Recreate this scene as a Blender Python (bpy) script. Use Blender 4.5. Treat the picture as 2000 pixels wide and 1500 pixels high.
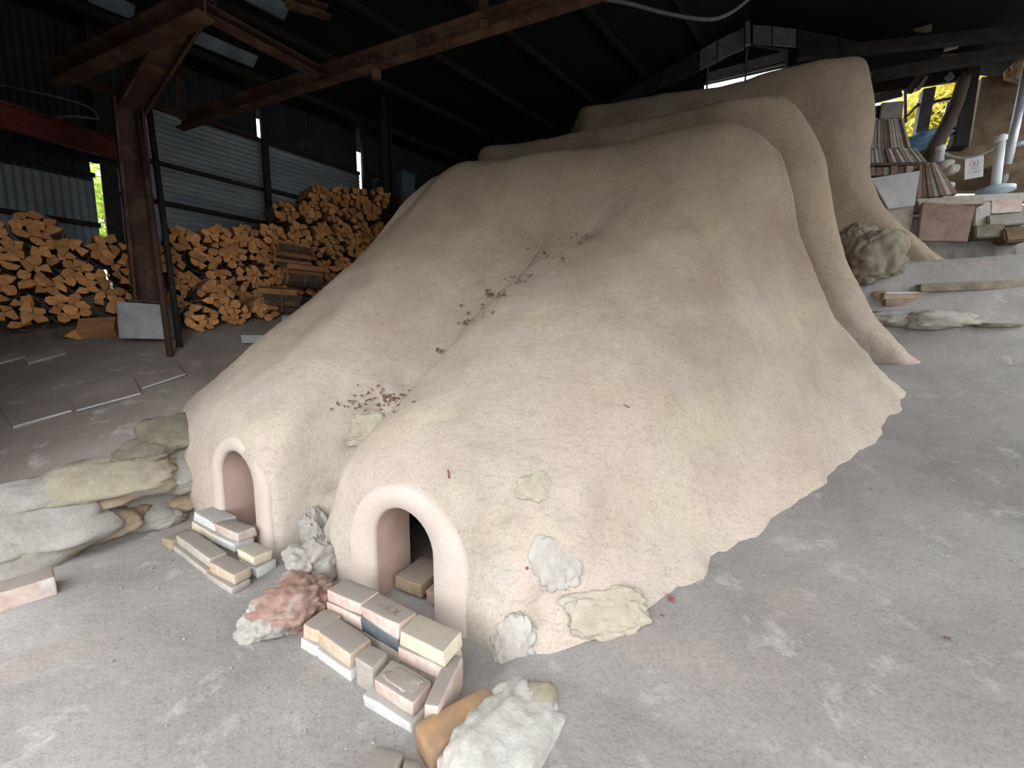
import bpy, bmesh, math, random
import numpy as np
from mathutils import Vector, Matrix, noise
from mathutils.bvhtree import BVHTree

random.seed(7)
for o in list(bpy.data.objects):
    bpy.data.objects.remove(o)
scene = bpy.context.scene
COL = scene.collection

# ------------------------------------------------------------------ camera
FPX, PITCH, CAMZ = 751.0, math.radians(6.2), 1.42
cd = bpy.data.cameras.new('camera')
cd.sensor_fit = 'HORIZONTAL'
cd.sensor_width = 36.0
cd.lens = FPX / 2000 * 36.0
cd.clip_start = 0.02
cam = bpy.data.objects.new('camera', cd)
cam.location = (0, 0, CAMZ)
cam.rotation_euler = (math.pi / 2 - PITCH, 0, 0)
COL.objects.link(cam)
scene.camera = cam

# ------------------------------------------------------------------ world, exposure
world = bpy.data.worlds.new('overcast_sky')
scene.world = world
world.use_nodes = True
wn, wl = world.node_tree.nodes, world.node_tree.links
wn.clear()
w_out = wn.new('ShaderNodeOutputWorld')
w_bg = wn.new('ShaderNodeBackground')
w_tc = wn.new('ShaderNodeTexCoord')
w_sep = wn.new('ShaderNodeSeparateXYZ')
w_ramp = wn.new('ShaderNodeValToRGB')
w_ramp.color_ramp.elements[0].position = 0.0
w_ramp.color_ramp.elements[0].color = (0.90, 0.93, 0.96, 1)
w_ramp.color_ramp.elements[1].position = 0.8
w_ramp.color_ramp.elements[1].color = (1.0, 1.01, 1.03, 1)
wl.new(w_tc.outputs['Generated'], w_sep.inputs[0])
wl.new(w_sep.outputs['Z'], w_ramp.inputs['Fac'])
wl.new(w_ramp.outputs['Color'], w_bg.inputs['Color'])
w_bg.inputs['Strength'].default_value = 1.0
wl.new(w_bg.outputs[0], w_out.inputs['Surface'])

scene.view_settings.view_transform = 'Standard'
scene.view_settings.look = 'None'
scene.view_settings.gamma = 1.0
scene.view_settings.use_curve_mapping = False
scene.view_settings.exposure = 2.05
scene.cycles.max_bounces = 6
scene.cycles.diffuse_bounces = 4

# ------------------------------------------------------------------ axes and small geometry helpers
C28, S28 = math.cos(math.radians(28)), math.sin(math.radians(28))
UX, VX = Vector((C28, -S28, 0)), Vector((S28, C28, 0))      # across / up the kiln
WA, WB = Vector((.669, .743, 0)), Vector((.743, -.669, 0))  # along the shed wall / out of it
CAMP = Vector((0, 0, CAMZ))
ZROT = math.radians(-28)


def W(u, v, z):
    return UX * u + VX * v + Vector((0, 0, z))


def uv_of(p):
    return p.dot(UX), p.dot(VX)


def ray(px, py):
    f = Vector((0, math.cos(PITCH), -math.sin(PITCH)))
    up = Vector((0, math.sin(PITCH), math.cos(PITCH)))
    return f + Vector((1, 0, 0)) * ((px - 1000) / FPX) - up * ((py - 750) / FPX)


def at_y(px, py, y):
    d = ray(px, py)
    return CAMP + d * (y / d.y)


def at_v(px, py, v):
    d = ray(px, py)
    return CAMP + d * (v / d.dot(VX))


def at_z(px, py, z):
    d = ray(px, py)
    return CAMP + d * ((z - CAMZ) / d.z)


WALL_B = Vector((-4.43, 7, 0)).dot(WB)


def at_wall(px, py, off=0.0):
    d = ray(px, py)
    return CAMP + d * ((WALL_B + off) / d.dot(WB))


def wall_pt(a, z, off=0.0):
    return WA * a + WB * (WALL_B + off) + Vector((0, 0, z))


def sm(a, b, x):
    t = np.clip((x - a) / (b - a), 0, 1)
    return t * t * (3 - 2 * t)


def ground_uv(u, v):
    u = np.asarray(u, float)
    v = np.asarray(v, float)
    right = .08 + .27 * np.maximum(0, np.minimum(v, 6.0) - 1.35)
    right = right + .12 * sm(5.55, 5.7, v) + .95 * sm(6.0, 6.65, v) + .12 * np.clip(v - 6.6, 0, .8)
    right = right + .62 * sm(7.22, 7.34, v) + .85 * sm(8.0, 8.15, v) * (1 - sm(2.6, 2.9, u))
    right = right + .22 * np.maximum(0, v - 9.0)
    uc = np.clip(u, -8.0, 0)
    left = -1.12 - .33 * uc + .33 * np.clip(v, -.4, 9)
    left = np.maximum(left, .22)
    back = .3 * np.maximum(0, v - 2.6)
    wr = sm(-.80, -.66, u)
    wl_ = 1 - sm(-3.95, -3.72, u)
    return back * (1 - wr - wl_) + right * wr + left * wl_


def ground(x, y):
    p = Vector((x, y, 0))
    return float(ground_uv(p.dot(UX), p.dot(VX)))


def on_ground(px, py, far=14.0):
    d = ray(px, py)
    prev = 0.4
    t = 0.4
    while t < far:
        p = CAMP + d * t
        if p.z < ground(p.x, p.y):
            lo, hi = prev, t
            for _ in range(18):
                m = (lo + hi) / 2
                p = CAMP + d * m
                if p.z < ground(p.x, p.y):
                    hi = m
                else:
                    lo = m
            return CAMP + d * hi
        prev = t
        t += 0.04
    return CAMP + d * far


def tag(o, label=None, cat=None, group=None, kind=None):
    if label:
        o['label'] = label
    if cat:
        o['category'] = cat
    if group:
        o['group'] = group
    if kind:
        o['kind'] = kind
    return o


def empty(name, loc=(0, 0, 0), rz=0.0):
    o = bpy.data.objects.new(name, None)
    o.empty_display_size = .1
    o.location = loc
    o.rotation_euler = (0, 0, rz)
    COL.objects.link(o)
    return o


def link_mesh(name, me, parent=None, loc=None, rot=None):
    o = bpy.data.objects.new(name, me)
    if loc is not None:
        o.location = loc
    if rot is not None:
        o.rotation_euler = rot
    if parent is not None:
        o.parent = parent
    COL.objects.link(o)
    return o


def mesh_from(name, verts, faces, mats, smooth=False, mi=None):
    me = bpy.data.meshes.new(name)
    me.from_pydata([tuple(v) for v in verts], [], faces)
    for m in (mats if isinstance(mats, (list, tuple)) else [mats]):
        me.materials.append(m)
    if mi is not None:
        me.polygons.foreach_set('material_index', mi)
    if smooth:
        me.polygons.foreach_set('use_smooth', [True] * len(me.polygons))
    me.update()
    return me


def bm_mesh(name, bm, mats, smooth=False):
    me = bpy.data.meshes.new(name)
    bm.normal_update()
    bm.to_mesh(me)
    bm.free()
    for m in (mats if isinstance(mats, (list, tuple)) else [mats]):
        me.materials.append(m)
    if smooth:
        me.polygons.foreach_set('use_smooth', [True] * len(me.polygons))
    return me


def rough_box(name, l, d, h, mat, seed=0, bevel=.008, jitter=.006, sub=0, nz=0.0):
    """a worn block, centred in plan, bottom at z = 0"""
    rnd = random.Random(seed)
    bm = bmesh.new()
    bmesh.ops.create_cube(bm, size=1)
    for v in bm.verts:
        v.co = Vector((v.co.x * l, v.co.y * d, (v.co.z + .5) * h))
        v.co += Vector((rnd.uniform(-1, 1), rnd.uniform(-1, 1), rnd.uniform(-.6, .6))) * jitter
    if bevel:
        bmesh.ops.bevel(bm, geom=list(bm.edges), offset=bevel, segments=2, affect='EDGES', profile=.6)
    if sub:
        bmesh.ops.triangulate(bm, faces=[f for f in bm.faces if len(f.verts) > 4])
        bmesh.ops.subdivide_edges(bm, edges=list(bm.edges), cuts=sub, use_grid_fill=True)
        off = Vector((seed * 3.1, seed * 1.7, 0))
        for v in bm.verts:
            n = noise.noise_vector(v.co * (1.2 / max(h, .02)) * .6 + off)
            v.co += n * nz
    return bm_mesh(name, bm, mat, smooth=bool(sub))


def rock_mesh(name, rx, ry, rz, mat, seed=0, amp=.25, sub=4, flat=.0):
    bm = bmesh.new()
    bmesh.ops.create_icosphere(bm, subdivisions=sub, radius=1)
    off = Vector((seed * 5.13, seed * 2.7, seed * .9))
    for v in bm.verts:
        c = v.co.copy()
        # facet the sphere a little, then roughen it
        c = Vector([math.copysign(abs(k) ** .75, k) for k in c]) * .92
        n1 = noise.noise(c * 1.1 + off)
        n2 = noise.noise(c * 3.1 + off)
        n3 = noise.noise(c * 7 + off)
        n4 = noise.noise(c * 17 + off)
        r = 1 + amp * n1 + amp * .34 * (abs(n2) * 2 - .5) + amp * .15 * n3 + amp * .09 * n4
        v.co = Vector((c.x * r * rx, c.y * r * ry, c.z * r * rz))
    return bm_mesh(name, bm, mat, smooth=True)


def prism(p0, p1, prof, up=Vector((0, 0, 1))):
    """verts, faces of a profile (list of (side, up)) swept from p0 to p1"""
    ax = (p1 - p0).normalized()
    side = ax.cross(up)
    if side.length < 1e-4:
        side = ax.cross(Vector((0, 1, 0)))
    side.normalize()
    u2 = side.cross(ax).normalized()
    n = len(prof)
    vs = [p + side * a + u2 * b for p in (p0, p1) for a, b in prof]
    fs = [(i, (i + 1) % n, n + (i + 1) % n, n + i) for i in range(n)]
    fs += [tuple(range(n - 1, -1, -1)), tuple(range(n, 2 * n))]
    return vs, fs


def bar_mesh(name, p0, p1, w, h, mat, up=Vector((0, 0, 1))):
    vs, fs = prism(Vector(p0), Vector(p1), [(-w / 2, -h / 2), (w / 2, -h / 2), (w / 2, h / 2), (-w / 2, h / 2)], up)
    return mesh_from(name, vs, fs, mat)


def i_prof(w, h, tf, tw):
    return [(-w / 2, -h / 2), (w / 2, -h / 2), (w / 2, -h / 2 + tf), (tw / 2, -h / 2 + tf), (tw / 2, h / 2 - tf), (w / 2, h / 2 - tf),
            (w / 2, h / 2), (-w / 2, h / 2), (-w / 2, h / 2 - tf), (-tw / 2, h / 2 - tf), (-tw / 2, -h / 2 + tf), (-w / 2, -h / 2 + tf)]


def c_prof(w, h, t):
    return [(-w / 2, -h / 2), (w / 2, -h / 2), (w / 2, -h / 2 + t), (-w / 2 + t, -h / 2 + t), (-w / 2 + t, h / 2 - t), (w / 2, h / 2 - t),
            (w / 2, h / 2), (-w / 2, h / 2)]


def prof_mesh(name, p0, p1, prof, mat, up=Vector((0, 0, 1))):
    vs, fs = prism(Vector(p0), Vector(p1), prof, up)
    return mesh_from(name, vs, fs, mat)


def tube_mesh(name, pts, r, mat, n=8, radii=None):
    pts = [Vector(p) for p in pts]
    vs, fs = [], []
    for i, p in enumerate(pts):
        a = pts[max(i - 1, 0)]
        b = pts[min(i + 1, len(pts) - 1)]
        t = (b - a).normalized()
        s = t.cross(Vector((0, 0, 1)))
        if s.length < 1e-3:
            s = Vector((1, 0, 0))
        s.normalize()
        q = s.cross(t)
        rr = radii[i] if radii else r
        for k in range(n):
            an = 2 * math.pi * k / n
            vs.append(p + s * math.cos(an) * rr + q * math.sin(an) * rr)
    for i in range(len(pts) - 1):
        for k in range(n):
            fs.append((i * n + k, i * n + (k + 1) % n, (i + 1) * n + (k + 1) % n, (i + 1) * n + k))
    fs.append(tuple(range(n - 1, -1, -1)))
    fs.append(tuple(range((len(pts) - 1) * n, len(pts) * n)))
    return mesh_from(name, vs, fs, mat, smooth=True)


def curve_pts(pts, n=10):
    """Catmull-Rom through points"""
    pts = [Vector(p) for p in pts]
    P = [pts[0] * 2 - pts[1]] + pts + [pts[-1] * 2 - pts[-2]]
    out = []
    for i in range(1, len(P) - 2):
        for k in range(n):
            t = k / n
            out.append(.5 * ((2 * P[i]) + (P[i + 1] - P[i - 1]) * t + (2 * P[i - 1] - 5 * P[i] + 4 * P[i + 1] - P[i + 2]) * t * t
                             + (-P[i - 1] + 3 * P[i] - 3 * P[i + 1] + P[i + 2]) * t ** 3))
    out.append(P[-2])
    return out


# ------------------------------------------------------------------ materials
def new_mat(name):
    m = bpy.data.materials.new(name)
    m.use_nodes = True
    nt = m.node_tree
    b = nt.nodes['Principled BSDF']
    b.inputs['Specular IOR Level'].default_value = .25
    return m, nt, b


def node(nt, typ, **kw):
    n = nt.nodes.new(typ)
    for k, v in kw.items():
        setattr(n, k, v)
    return n


def noise_tex(nt, vec, scale, detail=4, rough=.55, dist=0.0):
    n = node(nt, 'ShaderNodeTexNoise')
    n.inputs['Scale'].default_value = scale
    n.inputs['Detail'].default_value = detail
    n.inputs['Roughness'].default_value = rough
    n.inputs['Distortion'].default_value = dist
    nt.links.new(vec, n.inputs['Vector'])
    return n.outputs['Fac']


def ramp(nt, fac, stops):
    r = node(nt, 'ShaderNodeValToRGB')
    e = r.color_ramp.elements
    while len(e) > 1:
        e.remove(e[-1])
    for i, (p, c) in enumerate(stops):
        if i == 0:
            e[0].position = p
            el = e[0]
        else:
            el = e.new(p)
        c = (c, c, c) if isinstance(c, (int, float)) else c
        el.color = (*c, 1)
    nt.links.new(fac, r.inputs['Fac'])
    return r.outputs['Color']


def mix(nt, fac, a, b, blend='MIX'):
    m = node(nt, 'ShaderNodeMix', data_type='RGBA', blend_type=blend)
    for sock, val in ((m.inputs[0], fac), (m.inputs[6], a), (m.inputs[7], b)):
        if isinstance(val, (int, float)):
            sock.default_value = val
        elif isinstance(val, tuple):
            sock.default_value = (*val, 1)
        else:
            nt.links.new(val, sock)
    return m.outputs[2]


def bump(nt, bsdf, height, strength=.3, dist=.01, prev=None):
    b = node(nt, 'ShaderNodeBump')
    b.inputs['Strength'].default_value = strength
    b.inputs['Distance'].default_value = dist
    nt.links.new(height, b.inputs['Height'])
    if prev is not None:
        nt.links.new(prev, b.inputs['Normal'])
    nt.links.new(b.outputs['Normal'], bsdf.inputs['Normal'])
    return b.outputs['Normal']


def mapped(nt, scale=(1, 1, 1), rot=(0, 0, 0), kind='Object'):
    tc = node(nt, 'ShaderNodeTexCoord')
    mp = node(nt, 'ShaderNodeMapping')
    mp.inputs['Scale'].default_value = scale
    mp.inputs['Rotation'].default_value = rot
    nt.links.new(tc.outputs[kind], mp.inputs['Vector'])
    return mp.outputs['Vector']


def simple(name, c1, c2, scale=6, rough=.85, bump_s=.3, bump_scale=40, dust=None, dust_amt=.8, metal=0.0, stretch=(1, 1, 1), third=None, rand=0.0):
    """two-tone noisy surface, optionally with dust lying on its upward faces"""
    m, nt, b = new_mat(name)
    v = mapped(nt, stretch)
    f = noise_tex(nt, v, scale, 6, .6, .4)
    col = ramp(nt, f, [(.34, c1), (.66, c2)])
    if third:
        f3 = noise_tex(nt, v, scale * .45, 3, .5, .8)
        col = mix(nt, ramp(nt, f3, [(.52, 0.0), (.62, 1.0)]), col, third)
    fine = noise_tex(nt, v, bump_scale, 5, .65)
    col = mix(nt, .35, col, ramp(nt, fine, [(.3, .55), (.7, 1.0)]), 'MULTIPLY')
    if rand:
        oi = node(nt, 'ShaderNodeObjectInfo')
        hs = node(nt, 'ShaderNodeHueSaturation')
        mr = node(nt, 'ShaderNodeMapRange')
        mr.inputs['To Min'].default_value = 1 - rand
        mr.inputs['To Max'].default_value = 1 + rand
        nt.links.new(oi.outputs['Random'], mr.inputs['Value'])
        nt.links.new(mr.outputs[0], hs.inputs['Value'])
        nt.links.new(col, hs.inputs['Color'])
        col = hs.outputs['Color']
    if dust:
        g = node(nt, 'ShaderNodeNewGeometry')
        s = node(nt, 'ShaderNodeSeparateXYZ')
        nt.links.new(g.outputs['Normal'], s.inputs[0])
        mr = node(nt, 'ShaderNodeMapRange')
        mr.inputs['From Min'].default_value = .55
        mr.inputs['From Max'].default_value = .9
        mr.inputs['To Max'].default_value = dust_amt
        nt.links.new(s.outputs['Z'], mr.inputs['Value'])
        col = mix(nt, mr.outputs[0], col, dust)
    nt.links.new(col, b.inputs['Base Color'])
    b.inputs['Roughness'].default_value = rough
    b.inputs['Metallic'].default_value = metal
    if bump_s:
        bump(nt, b, fine, bump_s, .006)
    return m


def make_clay():
    m, nt, b = new_mat('straw_clay')
    v = mapped(nt)
    tc = node(nt, 'ShaderNodeTexCoord')
    sep = node(nt, 'ShaderNodeSeparateXYZ')
    nt.links.new(tc.outputs['Object'], sep.inputs[0])
    big = noise_tex(nt, v, 1.1, 5, .6, .6)
    col = ramp(nt, big, [(.28, (.40, .345, .285)), (.48, (.50, .445, .38)), (.70, (.56, .51, .445))])
    # pink burnt patches, mostly low down by the mouths
    pk = noise_tex(nt, v, .9, 3, .5, .3)
    zf = node(nt, 'ShaderNodeMapRange')
    zf.inputs['From Min'].default_value = 1.7
    zf.inputs['From Max'].default_value = .4
    nt.links.new(sep.outputs['Z'], zf.inputs['Value'])
    pkm = node(nt, 'ShaderNodeMath', operation='MULTIPLY')
    nt.links.new(ramp(nt, pk, [(.42, 0.0), (.64, .55)]), pkm.inputs[0])
    nt.links.new(zf.outputs[0], pkm.inputs[1])
    col = mix(nt, pkm.outputs[0], col, (.57, .45, .395))
    # ashy grey blotches and yellowish ones
    gr = noise_tex(nt, v, 2.3, 4, .55, 1.2)
    col = mix(nt, ramp(nt, gr, [(.60, 0.0), (.72, .5)]), col, (.40, .40, .38))
    ye = noise_tex(nt, mapped(nt, (1, 1, 1), (0, .4, 1.0)), 1.9, 4, .55, .5)
    col = mix(nt, ramp(nt, ye, [(.56, 0.0), (.70, .55)]), col, (.58, .52, .38))
    # speckle and straw
    sp = noise_tex(nt, v, 85, 3, .6)
    col = mix(nt, .35, col, ramp(nt, sp, [(.32, .5), (.5, .95), (.75, 1.05)]), 'MULTIPLY')
    st = noise_tex(nt, mapped(nt, (9, 46, 22), (.3, .5, .8)), 1.5, 4, .6, 1.0)
    col = mix(nt, .33, col, ramp(nt, st, [(.36, .62), (.5, 1.0)]), 'MULTIPLY')
    vo = node(nt, 'ShaderNodeTexVoronoi')
    vo.inputs['Scale'].default_value = 14
    nt.links.new(v, vo.inputs['Vector'])
    col = mix(nt, ramp(nt, vo.outputs['Distance'], [(.035, .7), (.06, 0.0)]), col, (.17, .14, .11))
    # browner straw mud on the upper coats, plus light falloff towards the roof painted in
    hi = node(nt, 'ShaderNodeMapRange')
    hi.inputs['From Min'].default_value = -1.0
    hi.inputs['From Max'].default_value = 3.4
    nt.links.new(sep.outputs['Z'], hi.inputs['Value'])
    hn = node(nt, 'ShaderNodeMath', operation='MULTIPLY_ADD')
    nt.links.new(noise_tex(nt, v, 1.6, 4, .6), hn.inputs[0])
    hn.inputs[1].default_value = .5
    nt.links.new(hi.outputs[0], hn.inputs[2])
    col = mix(nt, ramp(nt, hn.outputs[0], [(.50, 0.0), (1.15, .9)]), col, (.58, .495, .41), 'MULTIPLY')
    nt.links.new(col, b.inputs['Base Color'])
    b.inputs['Roughness'].default_value = .95
    b.inputs['Specular IOR Level'].default_value = .1
    n1 = bump(nt, b, noise_tex(nt, v, 22, 6, .65), .45, .02)
    n2 = bump(nt, b, st, .3, .006, n1)
    bump(nt, b, sp, .3, .004, n2)
    return m


def make_ground():
    m, nt, b = new_mat('trodden_earth')
    geo = node(nt, 'ShaderNodeNewGeometry')
    v = geo.outputs['Position']
    big = noise_tex(nt, v, .9, 6, .6, .5)
    grey = ramp(nt, big, [(.28, (.215, .203, .19)), (.5, (.285, .272, .257)), (.72, (.36, .345, .325))])
    brown = ramp(nt, big, [(.28, (.20, .165, .14)), (.5, (.26, .22, .19)), (.72, (.32, .28, .245))])
    dt = node(nt, 'ShaderNodeVectorMath', operation='DOT_PRODUCT')
    dt.inputs[1].default_value = (C28, -S28, 0)
    nt.links.new(v, dt.inputs[0])
    mr = node(nt, 'ShaderNodeMapRange')
    mr.inputs['From Min'].default_value = -3.6
    mr.inputs['From Max'].default_value = -4.3
    nt.links.new(dt.outputs['Value'], mr.inputs['Value'])
    col = mix(nt, mr.outputs[0], grey, brown)
    # pale scuffs and pinkish stains
    sc = noise_tex(nt, v, 5, 7, .66, .25)
    col = mix(nt, ramp(nt, sc, [(.57, 0.0), (.70, .6)]), col, (.48, .465, .44))
    pk = noise_tex(nt, v, 2.1, 3, .5, .4)
    col = mix(nt, ramp(nt, pk, [(.58, 0.0), (.7, .35)]), col, (.36, .27, .22))
    sp = noise_tex(nt, v, 70, 4, .65)
    col = mix(nt, .5, col, ramp(nt, sp, [(.3, .55), (.5, .95), (.8, 1.1)]), 'MULTIPLY')
    nt.links.new(col, b.inputs['Base Color'])
    b.inputs['Roughness'].default_value = .95
    b.inputs['Specular IOR Level'].default_value = .1
    n1 = bump(nt, b, noise_tex(nt, v, 9, 8, .65), .45, .03)
    bump(nt, b, sp, .35, .006, n1)
    return m



def stone(name, c1, c2, third=None, scale=3):
    m = simple(name, c1, c2, scale, .95, 0, 34, third=third)
    nt = m.node_tree
    b = nt.nodes['Principled BSDF']
    v = mapped(nt)
    n1 = bump(nt, b, noise_tex(nt, v, 9, 8, .62), .7, .02)
    bump(nt, b, noise_tex(nt, v, 45, 5, .7), .5, .01, n1)
    return m



CLAY = make_clay()
EARTH = make_ground()
DUST = (.215, .19, .165)
COLLAR = simple('smooth_pink_clay', (.54, .45, .39), (.61, .525, .465), 3, .9, .2, 90)
LINING = simple('fired_pink_lining', (.42, .29, .235), (.50, .355, .29), 4, .9, .15, 90)
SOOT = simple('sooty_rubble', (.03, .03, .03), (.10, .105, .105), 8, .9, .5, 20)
REDCLAY = stone('red_clay', (.27, .15, .115), (.36, .26, .215), (.36, .335, .30), 7)
B_CREAM = simple('cream_brick', (.60, .52, .38), (.68, .61, .47), 14, .9, .3, 60, DUST, .75)
B_PINK = simple('pink_brick', (.52, .37, .31), (.62, .52, .46), 12, .9, .4, 50, DUST, .9, third=(.62, .58, .55))
B_GREY = simple('grey_brick', (.36, .32, .28), (.48, .43, .37), 12, .9, .4, 50, DUST, .9)
B_ORANGE = simple('orange_brick', (.49, .35, .24), (.56, .475, .37), 12, .9, .5, 40, DUST, .95, third=(.55, .49, .44))
B_WHITE = simple('ash_white_brick', (.52, .53, .54), (.66, .66, .62), 14, .9, .5, 40, DUST, .7)
B_SLATE = simple('slate_blue_brick', (.10, .12, .14), (.16, .175, .19), 10, .5, .2, 40)
B_BROWN = simple('brown_brick', (.26, .19, .13), (.38, .30, .21), 10, .9, .4, 40, (.20, .165, .13), .9)

CLAYYELLOW = stone('yellowish_clay', (.40, .35, .27), (.50, .45, .36), (.48, .425, .36), 7)
CLAYWHITE = stone('whitish_clay', (.42, .39, .345), (.52, .495, .455), (.48, .43, .37), 7)
CLAYGREY = stone('ash_grey_clay', (.31, .295, .27), (.43, .405, .37), (.46, .41, .35), 7)
STONE_GREY = stone('pale_grey_stone', (.27, .255, .23), (.40, .38, .345), (.34, .29, .21))
STONE_OCHRE = stone('ochre_stone', (.26, .20, .13), (.38, .31, .22), (.33, .30, .26))
EARTHROCK = stone('brown_earth_rock', (.17, .145, .11), (.31, .265, .20), None, 6)
STONE_DARK = stone('mossy_dark_stone', (.14, .125, .09), (.26, .235, .175), None, 4)
STONE_YELLOW = stone('pale_yellow_stone', (.30, .265, .19), (.42, .38, .29), (.30, .28, .25), 4)
STONE_WHITE = stone('white_lime_stone', (.42, .405, .36), (.56, .55, .515), (.46, .40, .28), 4)
RUSTBLOCK = simple('rust_sandstone', (.24, .17, .12), (.45, .26, .12), 5, .9, .5, 30, third=(.27, .22, .18))
RUST = simple('rust_red_paint', (.055, .028, .02), (.095, .045, .03), 8, .7, .3, 60, third=(.12, .075, .045))
REDSTEEL = simple('dull_red_steel', (.12, .025, .02), (.16, .04, .03), 8, .7, .2, 60)
DARKSTEEL = simple('dark_steel', (.020, .018, .016), (.04, .034, .03), 8, .7, .2, 60)
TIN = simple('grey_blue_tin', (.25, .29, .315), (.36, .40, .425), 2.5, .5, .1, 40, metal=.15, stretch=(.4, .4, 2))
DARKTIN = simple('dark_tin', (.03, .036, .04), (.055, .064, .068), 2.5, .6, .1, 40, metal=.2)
BLACKROOF = simple('sooty_roof', (.008, .009, .009), (.016, .017, .017), 2, .9, .1, 30)
CONCRETE = simple('grey_concrete', (.30, .31, .31), (.42, .43, .43), 5, .9, .3, 50)
PALEBOARD = simple('pale_board', (.42, .43, .43), (.52, .53, .53), 6, .8, .2, 60)
GREYBOARD = simple('weathered_grey_board', (.15, .15, .145), (.24, .24, .235), 6, .85, .3, 30)
MUDWALL = simple('brown_mud_wall', (.12, .085, .05), (.21, .155, .10), 5, .95, .6, 18)
TIMBER = simple('old_dark_timber', (.07, .055, .042), (.13, .10, .08), 7, .9, .4, 30, stretch=(1, 1, .2))
PURPLEWOOD = simple('grey_purple_post', (.10, .09, .095), (.16, .145, .15), 8, .8, .2, 40)
WOOD_END = simple('split_log_end', (.50, .225, .08), (.68, .345, .14), 16, .9, .4, 60, rand=.28)
WOOD_SIDE = simple('split_log_side', (.36, .17, .07), (.53, .275, .12), 9, .9, .5, 40, stretch=(1, .15, 1), rand=.25)
BARK = simple('log_bark', (.07, .045, .035), (.16, .10, .07), 12, .95, .6, 30, rand=.2)
WHITEPVC = simple('white_pvc', (.72, .76, .76), (.80, .83, .83), 5, .5, .05, 60)
BLUEBASE = simple('pale_blue_weight', (.40, .52, .60), (.50, .62, .70), 5, .6, .05, 60)
ROPE = simple('pale_green_rope', (.55, .66, .56), (.70, .78, .68), 30, .8, .3, 90)
PAPER = simple('laminated_paper', (.80, .82, .86), (.86, .88, .90), 4, .5, .02, 60)
SIGNRED = simple('faded_red_ink', (.62, .34, .42), (.68, .42, .50), 6, .6, 0, 60)
SIGNGREY = simple('faded_grey_ink', (.42, .44, .50), (.50, .52, .58), 6, .6, 0, 60)
BLUETARP = simple('blue_tarp', (.10, .24, .40), (.18, .36, .52), 6, .5, .3, 20)
BLUEPLASTIC = simple('dark_blue_plastic', (.05, .10, .13), (.08, .14, .17), 6, .5, .1, 20)
GALV = simple('galvanised_pipe', (.42, .45, .48), (.56, .59, .62), 8, .4, .1, 50, metal=.4)
CABLE = simple('grey_cable', (.16, .16, .145), (.22, .22, .20), 20, .7, .1, 60)
DARKCABLE = simple('dark_cable', (.03, .035, .06), (.05, .055, .09), 20, .7, .1, 60)
LEAFRED = simple('red_brown_leaf', (.20, .065, .045), (.28, .11, .08), 30, .7, .2, 80)
LEAFDRY = simple('dry_brown_leaf', (.13, .075, .045), (.24, .15, .09), 30, .8, .2, 80)
LEAFYELLOW = simple('yellow_leaf', (.72, .66, .10), (.82, .76, .16), 3, .7, 0, 40)
LEAFGREEN = simple('green_leaf', (.16, .30, .06), (.36, .45, .10), 3, .7, 0, 40)
for lm, tint in ((LEAFYELLOW, (.97, .92, .40, 1)), (LEAFGREEN, (.45, .60, .12, 1))):
    nt_ = lm.node_tree
    pb_ = nt_.nodes['Principled BSDF']
    tr_ = node(nt_, 'ShaderNodeBsdfTranslucent')
    tr_.inputs['Color'].default_value = tint
    ms_ = node(nt_, 'ShaderNodeMixShader')
    ms_.inputs[0].default_value = .8
    nt_.links.new(pb_.outputs[0], ms_.inputs[1])
    nt_.links.new(tr_.outputs[0], ms_.inputs[2])
    nt_.links.new(ms_.outputs[0], nt_.nodes['Material Output'].inputs['Surface'])
TRUNK = simple('tree_bark', (.08, .06, .045), (.15, .12, .09), 8, .95, .5, 20)
SLABMATS = [simple('kiln_shelf_grey', (.30, .28, .25), (.42, .39, .35), 9, .9, .3, 40, rand=.2),
            simple('kiln_shelf_brown', (.19, .13, .10), (.29, .21, .165), 9, .9, .3, 40, rand=.2),
            simple('kiln_shelf_pale', (.42, .38, .33), (.54, .50, .44), 9, .9, .3, 40, rand=.15)]
BROWNSLAB = simple('red_brown_kiln_slab', (.21, .145, .115), (.30, .215, .175), 8, .9, .3, 40)


def make_skylight():
    m, nt, b = new_mat('grimy_translucent_sheet')
    for n in list(nt.nodes):
        if n.type == 'BSDF_PRINCIPLED':
            nt.nodes.remove(n)
    tr = node(nt, 'ShaderNodeBsdfTranslucent')
    df = node(nt, 'ShaderNodeBsdfDiffuse')
    ad = node(nt, 'ShaderNodeMixShader')
    v = mapped(nt)
    c = ramp(nt, noise_tex(nt, v, 3, 4), [(.3, (.007, .0085, .009)), (.7, (.014, .0165, .017))])
    nt.links.new(c, tr.inputs['Color'])
    df.inputs['Color'].default_value = (.03, .033, .033, 1)
    ad.inputs[0].default_value = .2
    nt.links.new(tr.outputs[0], ad.inputs[1])
    nt.links.new(df.outputs[0], ad.inputs[2])
    nt.links.new(ad.outputs[0], nt.nodes['Material Output'].inputs['Surface'])
    return m


SKYLIGHT = make_skylight()

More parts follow.
